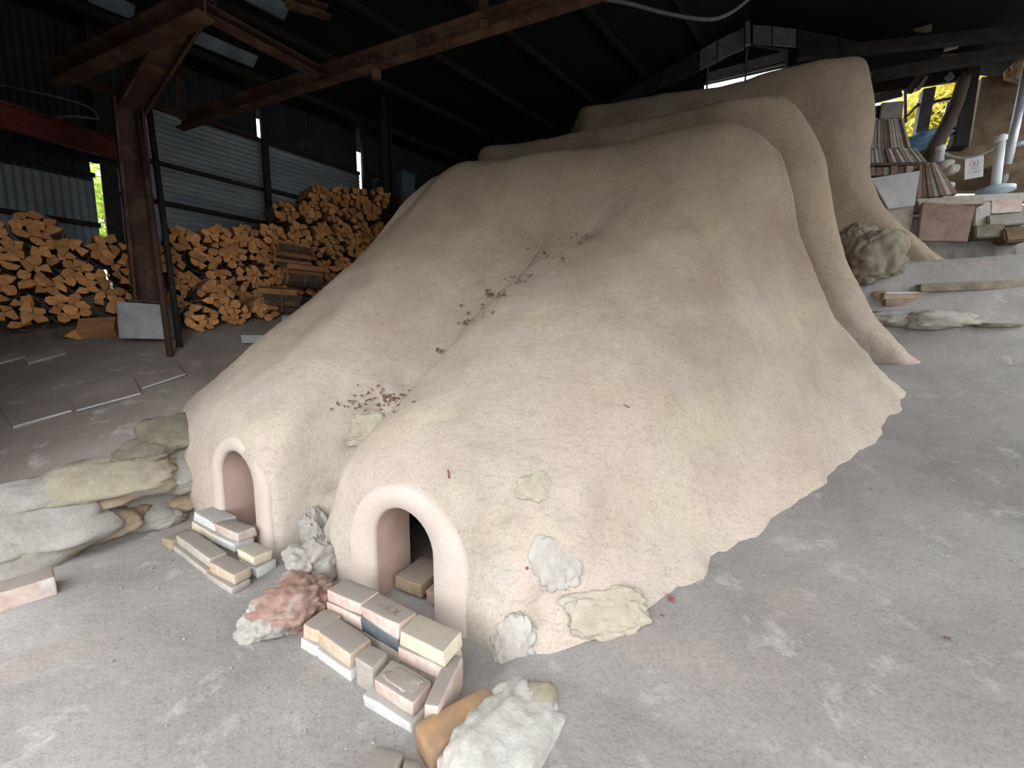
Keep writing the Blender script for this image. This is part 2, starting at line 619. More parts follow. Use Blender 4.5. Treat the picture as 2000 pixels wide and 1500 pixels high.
# ------------------------------------------------------------------ ground
xs = np.concatenate([np.arange(-40, -9, 2.5), np.arange(-9, -4, .1), np.arange(-4, 4, .05), np.arange(4, 8, .08), np.arange(8, 40, 2.5)])
ys = np.concatenate([np.arange(-30, -1, 2.0), np.arange(-1, 3, .05), np.arange(3, 8, .08), np.arange(8, 14, .4), np.arange(14, 44, 2.5)])
X, Y = np.meshgrid(xs, ys)
U = X * C28 - Y * S28
V = X * S28 + Y * C28
Z = ground_uv(U, np.clip(V, -30, 14))
flat_z = []
for x, y, z in zip(X.ravel(), Y.ravel(), Z.ravel()):
    n = noise.fractal(Vector((x * 1.3, y * 1.3, 0)), 1.0, 2.1, 4) * .016 + noise.noise(Vector((x * 7, y * 7, 3))) * .004
    flat_z.append(z + n)
nx = len(xs)
verts = list(zip(X.ravel().tolist(), Y.ravel().tolist(), flat_z))
faces = [(j * nx + i, j * nx + i + 1, (j + 1) * nx + i + 1, (j + 1) * nx + i) for j in range(len(ys) - 1) for i in range(nx - 1)]
floor = link_mesh('floor', mesh_from('floor', verts, faces, EARTH, True))
tag(floor, 'grey trodden earth floor sloping up beside the kiln', kind='structure')

# ------------------------------------------------------------------ kiln chambers
ST1 = [
    [(-4.40, 3.90, 1.20), (-4.08, 3.85, 1.59), (-3.76, 3.80, 1.98), (-3.45, 3.75, 2.36), (-3.15, 3.70, 2.73), (-2.95, 3.65, 3.01), (-2.62, 3.70, 3.17), (-2.30, 4.20, 2.80)],
    [(-4.80, 2.50, .95), (-4.30, 2.50, 1.28), (-3.87, 2.58, 1.62), (-3.48, 2.76, 2.02), (-3.12, 3.00, 2.48), (-2.88, 3.22, 2.95), (-2.55, 3.55, 3.19), (-2.20, 4.15, 2.80)],
    [(-4.55, 1.60, .42), (-4.24, 1.66, .84), (-3.95, 1.93, 1.24), (-3.55, 2.30, 1.72), (-3.18, 2.72, 2.20), (-2.86, 3.08, 2.74), (-2.48, 3.48, 3.20), (-2.15, 4.10, 2.80)],
    [(-3.76, 1.44, -.10), (-3.66, 1.45, .44), (-3.54, 1.60, .95), (-3.30, 2.10, 1.45), (-3.05, 2.52, 1.96), (-2.75, 2.95, 2.60), (-2.37, 3.43, 3.24), (-2.01, 4.05, 2.80)],
    [(-3.15, 1.44, -.10), (-3.10, 1.44, .44), (-3.05, 1.48, .86), (-2.94, 2.00, 1.42), (-2.71, 2.45, 1.90), (-2.46, 2.95, 2.55), (-2.18, 3.45, 3.23), (-1.91, 4.05, 2.80)],
    [(-2.60, 1.44, -.10), (-2.60, 1.44, .40), (-2.60, 1.52, .80), (-2.60, 2.00, 1.22), (-2.43, 2.45, 1.70), (-2.18, 2.95, 2.36), (-1.95, 3.48, 3.21), (-1.72, 4.10, 2.80)],
    [(-2.45, 1.60, -.10), (-2.42, 1.74, .24), (-2.32, 1.88, .52), (-2.12, 2.18, .98), (-1.89, 2.66, 1.52), (-1.60, 3.02, 2.02), (-1.50, 3.52, 3.19), (-1.43, 4.15, 2.80)],
    [(-1.98, 1.43, -.10), (-1.96, 1.44, .34), (-1.92, 1.54, .72), (-1.80, 2.00, 1.12), (-1.56, 2.55, 1.72), (-1.28, 3.08, 2.24), (-1.16, 3.58, 3.17), (-1.14, 4.20, 2.80)],
    [(-1.48, 1.43, -.10), (-1.47, 1.43, .34), (-1.45, 1.49, .74), (-1.30, 2.02, 1.26), (-1.10, 2.55, 1.76), (-.90, 3.12, 2.34), (-.79, 3.64, 3.18), (-.76, 4.25, 2.80)],
    [(-.96, 1.41, -.10), (-.95, 1.43, .30), (-.92, 1.52, .66), (-.83, 1.93, 1.10), (-.70, 2.50, 1.65), (-.54, 3.10, 2.36), (-.43, 3.68, 3.20), (-.42, 4.30, 2.80)],
    [(-.52, 1.36, .0), (-.52, 1.55, .24), (-.48, 1.80, .58), (-.39, 2.20, 1.08), (-.31, 2.70, 1.64), (-.20, 3.22, 2.42), (-.05, 3.78, 3.21), (-.14, 4.30, 2.80)],
    [(.04, 2.05, .16), (.02, 2.25, .44), (.00, 2.50, .80), (.03, 2.82, 1.28), (.06, 3.18, 1.80), (.14, 3.55, 2.58), (.16, 3.86, 3.14), (.06, 4.35, 2.85)],
    [(.76, 3.10, .46), (.64, 3.25, .78), (.55, 3.42, 1.12), (.46, 3.60, 1.55), (.42, 3.76, 2.12), (.38, 3.86, 2.70), (.27, 3.93, 3.04), (.10, 4.40, 2.85)],
    [(1.47, 4.60, .94), (1.13, 4.42, 1.36), (.90, 4.32, 1.63), (.73, 4.20, 1.95), (.56, 4.10, 2.33), (.44, 4.02, 2.72), (.31, 4.02, 2.98), (.13, 4.45, 2.85)],
    [(1.15, 5.05, 1.05), (.82, 4.95, 1.45), (.58, 4.85, 1.74), (.42, 4.75, 2.03), (.30, 4.65, 2.37), (.2, 4.60, 2.66), (.20, 4.55, 2.88), (.08, 4.60, 2.80)],
]


def cr_matrix(n, per):
    """Catmull-Rom weights: rows samples, cols control points"""
    S = (n - 1) * per + 1
    M = np.zeros((S, n))
    for s in range(S):
        i = min(s // per, n - 2)
        t = s / per - i
        ws = [(-t + 2 * t * t - t ** 3) / 2, (2 - 5 * t * t + 3 * t ** 3) / 2, (t + 4 * t * t - 3 * t ** 3) / 2, (-t * t + t ** 3) / 2]
        for k, wgt in zip((i - 1, i, i + 1, i + 2), ws):
            if k < 0:
                M[s, 0] += 2 * wgt
                M[s, 1] -= wgt
            elif k >= n:
                M[s, n - 1] += 2 * wgt
                M[s, n - 2] -= wgt
            else:
                M[s, k] += wgt
    return M


def loft(table, ps, pl, foot_amp=.07, seed=0, hole=None):
    T = np.array(table, float)
    A = cr_matrix(T.shape[0], ps)
    B = cr_matrix(T.shape[1], pl)
    G = np.einsum('si,ijk,lj->slk', A, T, B)
    # gentle smoothing along both directions
    for _ in range(3):
        G[1:-1] = .25 * G[:-2] + .5 * G[1:-1] + .25 * G[2:]
        G[:, 1:-1] = .25 * G[:, :-2] + .5 * G[:, 1:-1] + .25 * G[:, 2:]
    du = np.gradient(G, axis=0)
    dv = np.gradient(G, axis=1)
    N = np.cross(du, dv)
    N /= np.linalg.norm(N, axis=2, keepdims=True) + 1e-9
    S, L, _ = G.shape
    vs = []
    for s in range(S):
        for l in range(L):
            c = G[s, l]
            q = Vector((c[0], c[1], c[2])) + Vector((seed, seed * 2.0, 0))
            lv = l / (L - 1) * (T.shape[1] - 1)
            a = .018 * noise.noise(q * 1.6) + .010 * noise.noise(q * 5) + .004 * noise.noise(q * 14)
            low = max(0.0, 1 - lv / 1.6)
            a += low * foot_amp * (noise.noise(q * 3.2) + .5 * noise.noise(q * 8) + .35 * noise.noise(q * 17))
            if hole and c[1] < 1.62 and lv < 2.4:
                a *= .3
            n = N[s, l]
            p = c + n * a
            vs.append(p)
    fs = []
    for s in range(S - 1):
        for l in range(L - 1):
            q = (s * L + l, (s + 1) * L + l, (s + 1) * L + l + 1, s * L + l + 1)
            if hole:
                c = (np.array(vs[q[0]]) + vs[q[2]]) / 2
                if hole(c):
                    continue
            fs.append(q)
    return [W(*p) for p in vs], fs


# fire mouths: centre u, half inner width, spring height, inner top, half outer width, outer top, front v, back v
MOUTHS = [dict(u=-1.40, hi=.20, si=.36, hu=.42, su=.27, vf=1.405, vb=1.68), dict(u=-2.985, hi=.215, si=.435, hu=.38, su=.38, vf=1.415, vb=2.0)]


def in_mouth(c):
    if c[1] > 1.75:
        return False
    for m in MOUTHS:
        r = m['hu'] - .10
        x = abs(c[0] - m['u'])
        if x < r and (c[2] < m['su'] or math.hypot(x, c[2] - m['su']) < r):
            return True
    return False


kiln = empty('climbing_kiln', W(-1.5, 3.2, 0))
tag(kiln, 'huge beige clay climbing kiln with three stepped domed chambers and two fire mouths', 'kiln')
KM = kiln.location.copy()


def kpart(name, me, parent=kiln, base=KM):
    for v in me.vertices:
        v.co -= base
    return link_mesh(name, me, parent)


vs1, fs1 = loft(ST1, 20, 22, .05, 0, in_mouth)
BVH1 = BVHTree.FromPolygons(vs1, fs1)
# dents and bulges worked into the clay: pixel aim, radius (m), height (m)
A1 = np.array([tuple(v) for v in vs1])
for (px, py, rad, amp) in [(1060, 1185, .10, -.050), (1000, 1215, .05, -.025), (1140, 1050, .16, .035), (1180, 1185, .16, .045), (1255, 1225, .09, .03), (1120, 1130, .06, -.03),
                           (1190, 985, .10, -.02), (1130, 955, .13, .03), (1360, 1110, .14, .03), (1400, 1080, .07, -.02), (1470, 1050, .16, .03), (1590, 925, .14, .03), (1560, 960, .06, -.02),
                           (1690, 830, .14, .03), (1720, 790, .07, -.02), (1430, 1120, .05, .02), (960, 1170, .07, -.02), (690, 870, .10, -.05), (735, 800, .12, -.05), (790, 745, .12, -.04), (650, 960, .10, -.05), 
                           (1010, 470, .3, -.02), (1150, 450, .18, -.035), (1250, 800, .3, .02), (1500, 700, .25, -.015)]:
    dr = ray(px, py).normalized()
    h = BVH1.ray_cast(CAMP, dr)
    if h[0] is None:
        continue
    nr = h[1] if h[1].dot(CAMP - h[0]) > 0 else -h[1]
    dist = np.linalg.norm(A1 - np.array(h[0]), axis=1)
    wgt = np.exp(-(dist / (rad * .62)) ** 2)
    A1 += wgt[:, None] * amp * np.array(nr)
vs1 = [Vector(p) for p in A1]
BVH1 = BVHTree.FromPolygons(vs1, fs1)
ch1 = kpart('firing_chamber', mesh_from('firing_chamber', vs1, fs1, CLAY, True))
tag(ch1, 'front chamber with two swelling lobes above the fire mouths')


def on_kiln(px, py):
    h = BVH1.ray_cast(CAMP, ray(px, py).normalized())
    return (h[0], h[1]) if h[0] is not None else (None, None)


def chamber(stations_right, crest_left, vf, zl, lift=.0):
    """a rear chamber: front valley row, face, crest, back; right end from given profile (crest .. foot)"""
    prof = stations_right
    rows = []
    (uc, vc, zc) = prof[0]
    (ul, vl, zl_) = crest_left
    # left flank station, then across, then right shoulder profile
    rows.append([(ul - 1.6, vl + .2, zl - .6), (ul - 1.3, vl + .1, zl), (ul - .95, vl, zl_ - 1.4), (ul - .6, vl, zl_ - .8), (ul - .35, vl, zl_ - .3), (ul, vl + .1, zl_ - .03), (ul + .3, vl + .7, zl_ - .3)])
    for k in range(6):
        t = k / 5
        u = ul + (uc - 1.55 - ul) * t
        v = vl + (vc - vl) * t
        zz = zl_ + (zc - zl_) * t + lift
        rows.append([(u - .05, vf, zl - .6), (u - .05, vf + .05, zl), (u - .03, v - .56, zz - 1.1), (u, v - .48, zz - .65), (u, v - .38, zz - .25), (u, v - .20, zz), (u, v + .65, zz - .3)])
    return rows


# second chamber: right profile measured crest -> foot
P2 = [(.47, 5.0, 3.89), (.69, 5.05, 3.71), (.80, 5.1, 3.52), (.90, 5.2, 3.24), (.98, 5.25, 2.84), (1.08, 5.3, 2.43), (1.32, 5.45, 1.96), (1.60, 5.60, 1.53), (1.95, 5.75, 1.18)]
P3 = [(1.36, 6.4, 4.80), (1.49, 6.42, 4.62), (1.53, 6.45, 4.24), (1.54, 6.5, 3.75), (1.61, 6.55, 3.33), (1.81, 6.65, 3.03), (2.12, 6.8, 2.72), (2.45, 6.95, 2.42)]


def side_rows(P, levels, inset, n=7):
    """turn a right-hand silhouette into stations that close the right end"""
    Pn = np.array(P[::-1], float)          # foot .. crest
    d = np.r_[0, np.cumsum(np.linalg.norm(np.diff(Pn, axis=0), axis=1))]
    ts = np.linspace(0, d[-1], levels)
    return [tuple(np.interp(t, d, Pn[:, k]) for k in range(3)) for t in ts]


def build_chamber(P, left, vf, zl, seed, face_in, lift):
    rows = chamber(P, left, vf, zl, lift)
    right = side_rows(P, 6, 0)
    # corner station: front face just left of the silhouette
    corner = []
    for i, (u, v, z) in enumerate(right):
        corner.append((u - .16 - .05 * i, v - face_in, z - (.03 if i == 5 else 0)))
    back_c = (P[0][0] - .2, P[0][1] + .75, P[0][2] - .3)
    rows.append([(u - .5, v - .04, z) for u, v, z in corner] + [(back_c[0] - .4, back_c[1], back_c[2])])
    rows[-1][5] = (rows[-1][5][0], rows[-1][5][1], rows[-1][5][2] + .0)
    rows.append(corner + [back_c])
    rows.append(right + [(P[0][0] - .1, P[0][1] + .6, P[0][2] - .3)])
    behind = [(u - .05, v + .55, z) for u, v, z in right[:-1]] + [(right[-1][0] - .1, right[-1][1] + .4, right[-1][2] - .05)]
    rows.append(behind + [(P[0][0] - .1, P[0][1] + .7, P[0][2] - .3)])
    behind2 = [(u - .3, v + 1.0, z) for u, v, z in right[:-1]] + [(right[-1][0] - .3, right[-1][1] + .75, right[-1][2] - .25)]
    rows.append(behind2 + [(P[0][0] - .4, P[0][1] + .9, P[0][2] - .5)])
    return loft(rows, 14, 16, .03, seed)


vs2, fs2 = build_chamber(P2, (-2.9, 4.9, 3.98), 4.35, 2.75, 11, .26, .02)
ch2 = kpart('firing_chamber', mesh_from('firing_chamber', vs2, fs2, CLAY, True))
tag(ch2, 'middle chamber rising behind the front one')
vs3, fs3 = build_chamber(P3, (-2.0, 6.3, 4.98), 5.75, 3.6, 23, .28, .0)
ch3 = kpart('firing_chamber', mesh_from('firing_chamber', vs3, fs3, CLAY, True))
tag(ch3, 'rear chamber with a bulging top near the roof')


def arch_pts(cu, hw, spring, n=18, zb=-.08):
    pts = [(cu - hw, zb), (cu - hw, zb + (spring - zb) * .33), (cu - hw, zb + (spring - zb) * .66)]
    for k in range(n + 1):
        a = math.pi - math.pi * k / n
        pts.append((cu + hw * math.cos(a), spring + hw * math.sin(a)))
    pts += [(cu + hw, zb + (spring - zb) * .66), (cu + hw, zb + (spring - zb) * .33), (cu + hw, zb)]
    return pts


for k, m in enumerate(MOUTHS):
    inner = arch_pts(m['u'], m['hi'], m['si'])
    outer = arch_pts(m['u'], m['hu'], m['su'])
    mid = arch_pts(m['u'], m['hu'] - .03, m['su'])
    soft = arch_pts(m['u'], m['hi'] + .012, m['si'])
    # rings: back of lining, front of lining, face, rounded edge, buried edge
    rings = [(inner, m['vb']), (inner, m['vf'] + .02), (soft, m['vf']), (mid, m['vf'] + .002), (outer, m['vf'] + .022), (outer, m['vf'] + .25)]
    vs = [W(u, v, z) for pts, v in rings for u, z in pts]
    n = len(inner)
    fs = []
    mi = []
    for r in range(len(rings) - 1):
        for i in range(n - 1):
            fs.append((r * n + i, r * n + i + 1, (r + 1) * n + i + 1, (r + 1) * n + i))
            mi.append(1 if r == 0 else 0)
    o = kpart('fire_mouth', mesh_from('fire_mouth', vs, fs, [COLLAR, LINING], True, mi))
    tag(o, 'arched pink clay fire mouth, ' + ('the one with the dark opening' if k == 0 else 'the smaller one further back'))

# dark firebox behind the openings, with rubble
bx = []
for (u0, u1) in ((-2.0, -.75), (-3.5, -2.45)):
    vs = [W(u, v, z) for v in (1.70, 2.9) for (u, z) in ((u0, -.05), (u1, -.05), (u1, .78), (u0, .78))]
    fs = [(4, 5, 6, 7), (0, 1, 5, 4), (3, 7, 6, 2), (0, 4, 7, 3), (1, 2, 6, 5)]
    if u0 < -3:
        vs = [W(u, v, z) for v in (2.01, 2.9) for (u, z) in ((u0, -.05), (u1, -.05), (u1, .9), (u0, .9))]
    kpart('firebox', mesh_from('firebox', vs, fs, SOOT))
for s, (u, v, z, r) in enumerate([(-1.55, 2.3, .12, .16), (-1.85, 2.45, .15, .18), (-1.3, 2.6, .12, .2), (-1.7, 2.7, .35, .2)]):
    me = rock_mesh('soot_stone', r, r * .8, r * .8, SOOT, 40 + s, .35, 3)
    o = link_mesh('soot_stone', me, kiln, W(u, v, z) - KM)

# stones and lumps showing through the clay at the kiln's foot
STONES = [(715, 838, 50, 40, 34, CLAYYELLOW), (1085, 1092, 46, 56, 34, CLAYWHITE), (998, 1262, 44, 60, 36, CLAYWHITE), (1042, 947, 40, 30, 20, CLAYYELLOW),
          (1190, 1196, 84, 38, 34, CLAYYELLOW), (614, 1078, 42, 74, 40, CLAYGREY)]
for s, (px, py, rx, ry, rz, m) in enumerate(STONES):
    p, nrm = on_kiln(px, py)
    if p is None:
        p = on_ground(px, py)
        nrm = Vector((0, 0, 1))
    d = (p - CAMP).length
    k = d / FPX * .95
    me = rock_mesh('embedded_stone', rx * k, ry * k, rz * k * .5, m, 60 + s, .45, 5)
    if nrm.dot(p - CAMP) > 0:
        nrm = -nrm
    q = nrm.to_track_quat('Z', 'Y')
    o = link_mesh('embedded_stone', me, kiln, p - nrm * rz * k * .30 - KM)
    # keep the long axis level in view
    side = Vector((0, 0, 1)).cross(nrm).normalized()
    up = nrm.cross(side).normalized()
    o.rotation_euler = Matrix((side, up, nrm)).transposed().to_euler()
    if m is not CLAY:
        o['label'] = {'yellowish_clay': 'yellowish stone showing through the clay', 'whitish_clay': 'whitish stone showing through the clay',
                      'ash_grey_clay': 'ash-grey stone showing through the clay'}[m.name]

# red clay lump between the mouths
me = rock_mesh('red_clay_lump', .19, .17, .11, REDCLAY, 91, .5, 5)
o = link_mesh('red_clay_lump', me, kiln, at_z(584, 1180, .05) - KM, (0, 0, ZROT))
o['label'] = 'reddish clay lump between the two fire mouths'
me = rock_mesh('grey_clay_lump', .16, .17, .09, CLAYGREY, 93, .4, 5)
o = link_mesh('grey_clay_lump', me, kiln, at_z(540, 1205, .02) - KM, (0, 0, ZROT))
o['label'] = 'grey clay lump left of the reddish one'
me = rock_mesh('grey_clay_lump', .15, .13, .17, CLAYGREY, 97, .4, 5)
o = link_mesh('grey_clay_lump', me, kiln, at_z(604, 1112, .06) - KM, (0, 0, ZROT))
o['label'] = 'grey clay lump in the hollow between the fire mouths'

# brown earth mound below the rear chamber's right flank
for s, (px, py, y, r, m) in enumerate([(1706, 505, 4.95, .36, EARTHROCK), (1672, 470, 5.05, .22, EARTHROCK), (1762, 512, 5.05, .20, EARTHROCK)]):
    p = at_y(px, py, y)
    o = link_mesh('earth_mound', rock_mesh('earth_mound', r, r * .8, r, m, 120 + s, .35, 5), kiln, p - KM)
    o['label'] = 'rough brown earth and rock under the rear chamber'

# ------------------------------------------------------------------ ceiling, walls
RU, RZ = .2, 7.0


def roof_z(u):
    return RZ - .185 * (RU - u) if u < RU else RZ - .48 * (u - RU)


ceil = empty('ceiling')
tag(ceil, 'black sooty gabled roof over the kiln', kind='structure')
V0, V1 = .18, 9.0
FU0, FU1, FZ, SV, SZ = -4.0, 4.2, 3.02, 2.0, 5.1
# left slope with long skylight strips cut out (strips run along the shed wall)
ang = math.atan2(WA.dot(UX), WA.dot(VX))
sky_rects = []


def on_roof_left(px, py):
    d = ray(px, py)
    # z = RZ - .185*(RU-u)
    den = d.z - .185 * d.dot(UX)
    t = (RZ - .185 * RU - CAMZ + .185 * CAMP.dot(UX)) / den
    return CAMP + d * t


def roof_slab(name, pts, mat, th=.05):
    vs = [Vector(p) for p in pts] + [Vector(p) + Vector((0, 0, th)) for p in pts]
    n = len(pts)
    fs = [tuple(range(n)), tuple(range(2 * n - 1, n - 1, -1))] + [(i, n + i, n + (i + 1) % n, (i + 1) % n) for i in range(n)]
    return link_mesh(name, mesh_from(name, vs, fs, mat), ceil)


def rp(a, b):
    """roof point from along / across shed coordinates"""
    p = WA * a + WB * b
    u = p.dot(UX)
    return Vector((p.x, p.y, roof_z(u)))


s1 = [on_roof_left(171, 10), on_roof_left(262, 42)]
s2 = [on_roof_left(462, 0), on_roof_left(556, 42)]
s3 = [on_roof_left(345, 75), on_roof_left(495, 136)]
strips = []
for (pa, pb, wdt) in ((s1[0], s1[1], .30), (s2[0], s2[1], .30), (s3[0], s3[1], .30)):
    b = (pa.dot(WB) + pb.dot(WB)) / 2
    strips.append((min(pa.dot(WA), pb.dot(WA)), max(pa.dot(WA), pb.dot(WA)), b, b + wdt))
# tile the left slope in shed coordinates, leaving the strips open
a_lines = sorted({-8.0, 12.5, *[x for s in strips for x in s[:2]]})
b_lines = sorted({-8.6, 7.0, *[x for s in strips for x in s[2:]]})


def clip_poly(poly, fn):
    out = []
    for i, p in enumerate(poly):
        q = poly[(i + 1) % len(poly)]
        fp, fq = fn(p), fn(q)
        if fp >= 0:
            out.append(p)
        if fp * fq < 0:
            t = fp / (fp - fq)
            out.append(p + (q - p) * t)
    return out


for i in range(len(a_lines) - 1):
    for j in range(len(b_lines) - 1):
        a0, a1, b0, b1 = a_lines[i], a_lines[i + 1], b_lines[j], b_lines[j + 1]
        am, bmid = (a0 + a1) / 2, (b0 + b1) / 2
        if any(s[0] - 1e-6 <= am <= s[1] + 1e-6 and s[2] - 1e-6 <= bmid <= s[3] + 1e-6 for s in strips):
            continue
        poly = [WA * a + WB * b for a, b in ((a0, b0), (a1, b0), (a1, b1), (a0, b1))]
        for fn in (lambda p: RU - p.dot(UX), lambda p: p.dot(VX) - V0, lambda p: V1 - p.dot(VX)):
            poly = clip_poly(poly, fn) if poly else poly
        if len(poly) >= 3:
            roof_slab('roof_sheet', [Vector((p.x, p.y, roof_z(p.dot(UX)))) for p in poly], BLACKROOF)
roof_slab('roof_sheet', [W(RU, V0, RZ), W(RU, V1, RZ), W(4.6, V1, roof_z(4.6)), W(4.6, V0, roof_z(4.6))], BLACKROOF)
for (a0, a1, b0, b1) in strips:
    n = 10
    vs, fs = [], []
    for k in range(n * 4 + 1):
        t = k / (n * 4)
        b = b0 + (b1 - b0) * t
        for a in (a0, a1):
            p = rp(a, b)
            p.z += .02 + .012 * math.sin(t * n * 2 * math.pi)
            vs.append(p)
    for k in range(n * 4):
        fs.append((2 * k, 2 * k + 1, 2 * k + 3, 2 * k + 2))
    o = link_mesh('skylight_panel', mesh_from('skylight_panel', vs, fs, SKYLIGHT, True), ceil)
    o['label'] = 'ribbed translucent roof sheet, dim grey'
for k in range(9):      # purlins under the left slope
    a = k * .9
    b = -7.5 + k * 1.0
    pts = [p for p in (rp(-3, b), rp(9, b))]
    p0, p1 = pts
    if p0.dot(UX) < RU and p1.dot(UX) > RU:
        t = (RU - p0.dot(UX)) / (p1.dot(UX) - p0.dot(UX))
        p1 = p0 + (p1 - p0) * t
    if p0.dot(UX) > RU:
        continue
    p1.z = roof_z(p1.dot(UX))
    link_mesh('purlin', bar_mesh('purlin', p0 - Vector((0, 0, .08)), p1 - Vector((0, 0, .08)), .06, .1, DARKSTEEL), ceil)


def corrugated(name, p00, p10, p01, pitch, amp, mat, parent, horizontal=True):
    """sheet spanned by p00->p10 (along) and p00->p01 (up), waves running along (horizontal) or up"""
    along, up = p10 - p00, p01 - p00
    nrm = along.cross(up).normalized()
    L = up.length if horizontal else along.length
    n = max(4, int(round(L / pitch)))
    k = n * 6
    vs, fs = [], []
    for i in range(k + 1):
        t = i / k
        off = nrm * amp * math.sin(2 * math.pi * n * t)
        for s in (0, 1):
            vs.append((p00 + up * t + along * s if horizontal else p00 + along * t + up * s) + off)
    for i in range(k):
        fs.append((2 * i, 2 * i + 1, 2 * i + 3, 2 * i + 2))
    return link_mesh(name, mesh_from(name, vs, fs, mat, True), parent)


wall_left = empty('wall_left')
tag(wall_left, 'corrugated grey tin shed wall behind the firewood', kind='structure')


def wall_sheet(a0, a1, z0, z1, horiz, mat, pitch=.076, amp=.009, off=0.0):
    # split into sheets about 1.8 m long so each sheet is its own piece
    n = max(1, int(round((a1 - a0) / 1.8)))
    for k in range(n):
        b0, b1 = a0 + (a1 - a0) * k / n, a0 + (a1 - a0) * (k + 1) / n
        corrugated('corrugated_sheet', wall_pt(b0, z0, off), wall_pt(b1, z0, off), wall_pt(b0, z1, off), pitch, amp, mat, wall_left, horiz)


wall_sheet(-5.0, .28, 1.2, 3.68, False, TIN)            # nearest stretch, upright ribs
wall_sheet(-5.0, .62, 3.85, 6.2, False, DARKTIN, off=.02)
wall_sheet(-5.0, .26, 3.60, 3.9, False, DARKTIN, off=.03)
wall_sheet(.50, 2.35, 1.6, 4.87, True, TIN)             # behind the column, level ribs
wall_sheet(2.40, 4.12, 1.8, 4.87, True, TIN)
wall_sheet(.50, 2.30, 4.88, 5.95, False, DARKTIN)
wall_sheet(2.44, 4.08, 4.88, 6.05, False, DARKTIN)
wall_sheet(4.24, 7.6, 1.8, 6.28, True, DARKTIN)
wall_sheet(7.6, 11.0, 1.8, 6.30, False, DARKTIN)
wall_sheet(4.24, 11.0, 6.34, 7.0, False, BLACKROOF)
for (a0, a1, z) in ((.40, 2.33, 4.06), (.40, 2.33, 3.50), (2.33, 4.1, 4.08), (2.33, 4.1, 4.87), (.5, 2.33, 4.87), (4.2, 7.4, 4.95), (-3.0, .3, 3.02)):
    link_mesh('girt', bar_mesh('girt', wall_pt(a0, z, .06), wall_pt(a1, z, .06), .05, .055, DARKSTEEL), wall_left)
link_mesh('girt', bar_mesh('girt', wall_pt(-3, 3.68, .05), wall_pt(.3, 3.68, .05), .05, .05, DARKSTEEL), wall_left)
o = link_mesh('eave_strip', bar_mesh('eave_strip', wall_pt(4.8, 6.30, .08), wall_pt(7.6, 6.30, .08), .03, .022, GREYBOARD), wall_left)
o = link_mesh('eave_strip', bar_mesh('eave_strip', wall_pt(.95, 4.90, .07), wall_pt(2.3, 4.90, .07), .02, .014, GREYBOARD), wall_left)

wall_back = empty('wall_back')
tag(wall_back, 'dark gable wall with an open window slit behind the rear chamber', kind='structure')
VB = 8.6


def back_panel(name, uz, mat, v=VB, th=.06):
    vs = [W(u, v, z) for u, z in uz] + [W(u, v + th, z) for u, z in uz]
    n = len(uz)
    fs = [tuple(range(n)), tuple(range(2 * n - 1, n - 1, -1))] + [(i, n + i, n + (i + 1) % n, (i + 1) % n) for i in range(n)]
    return link_mesh(name, mesh_from(name, vs, fs, mat), wall_back)


# opening u -.45 .. .81, z 5.6 .. 6.55
back_panel('wall_panel', [(-7.5, 1.5), (-4.40, 1.5), (-4.40, 7.0), (-7.5, 6.5)], BLACKROOF)
back_panel('wall_panel', [(-4.40, 1.5), (-4.14, 1.5), (-4.14, 6.36), (-4.40, 6.36)], BLACKROOF)
back_panel('wall_panel', [(-4.40, 6.60), (-4.14, 6.60), (-4.14, 7.0), (-4.40, 7.0)], BLACKROOF)
back_panel('wall_panel', [(-4.14, 1.5), (-.47, 1.5), (-.47, 7.0), (-4.14, 7.0)], BLACKROOF)
back_panel('wall_panel', [(-.47, 1.5), (.83, 1.5), (.83, 5.3), (-.47, 5.3)], BLACKROOF)
back_panel('wall_panel', [(-.47, 6.26), (.83, 6.18), (.83, 7.0), (-.47, 7.0)], BLACKROOF)
back_panel('wall_panel', [(1.95, 5.40), (3.12, 5.30), (3.12, 6.0), (1.95, 6.6)], DARKSTEEL)
back_panel('wall_panel', [(3.12, 5.72), (4.6, 5.62), (4.6, 6.0), (3.12, 6.0)], BLACKROOF)
back_panel('wall_panel', [(.83, 1.5), (1.95, 1.5), (1.95, 6.4), (.83, 7.0)], BLACKROOF)
# window in the gable: frame bars, grey louvre panes in its upper half, open below
win1 = empty('window_1', W(.2, VB, 6.2))
tag(win1, 'gable window with grey panes above an open bright slit', kind='structure')


def wbar(parent, base, name, p0, p1, w, h, mat):
    me = bar_mesh(name, p0, p1, w, h, mat, VX)
    for v in me.vertices:
        v.co -= base
    return link_mesh(name, me, parent)


WB1 = win1.location.copy()
for (a, b) in (((-.42, 5.9), (-.42, 6.52)), ((.80, 5.9), (.80, 6.40)), ((.2, 5.9), (.2, 6.70)), ((-.42, 6.52), (.2, 6.70)), ((.2, 6.70), (.80, 6.40)), ((-.42, 6.26), (.80, 6.20))):
    wbar(win1, WB1, 'window_frame', W(a[0], VB - .03, a[1]), W(b[0], VB - .03, b[1]), .03, .03, GREYBOARD)
for (u0, u1) in ((-.40, .18), (.22, .78)):
    for z0, z1 in ((6.27, 6.43),):
        vs = [W(u, v, z) for v in (VB - .03, VB - .018) for (u, z) in ((u0, z0), (u1, z0 - .02), (u1, z1 - .02), (u0, z1))]
        fs = [(0, 1, 2, 3), (7, 6, 5, 4), (0, 4, 5, 1), (1, 5, 6, 2), (2, 6, 7, 3), (3, 7, 4, 0)]
        me = mesh_from('pane', vs, fs, GREYBOARD)
        for v in me.vertices:
            v.co -= WB1
        link_mesh('pane', me, win1)
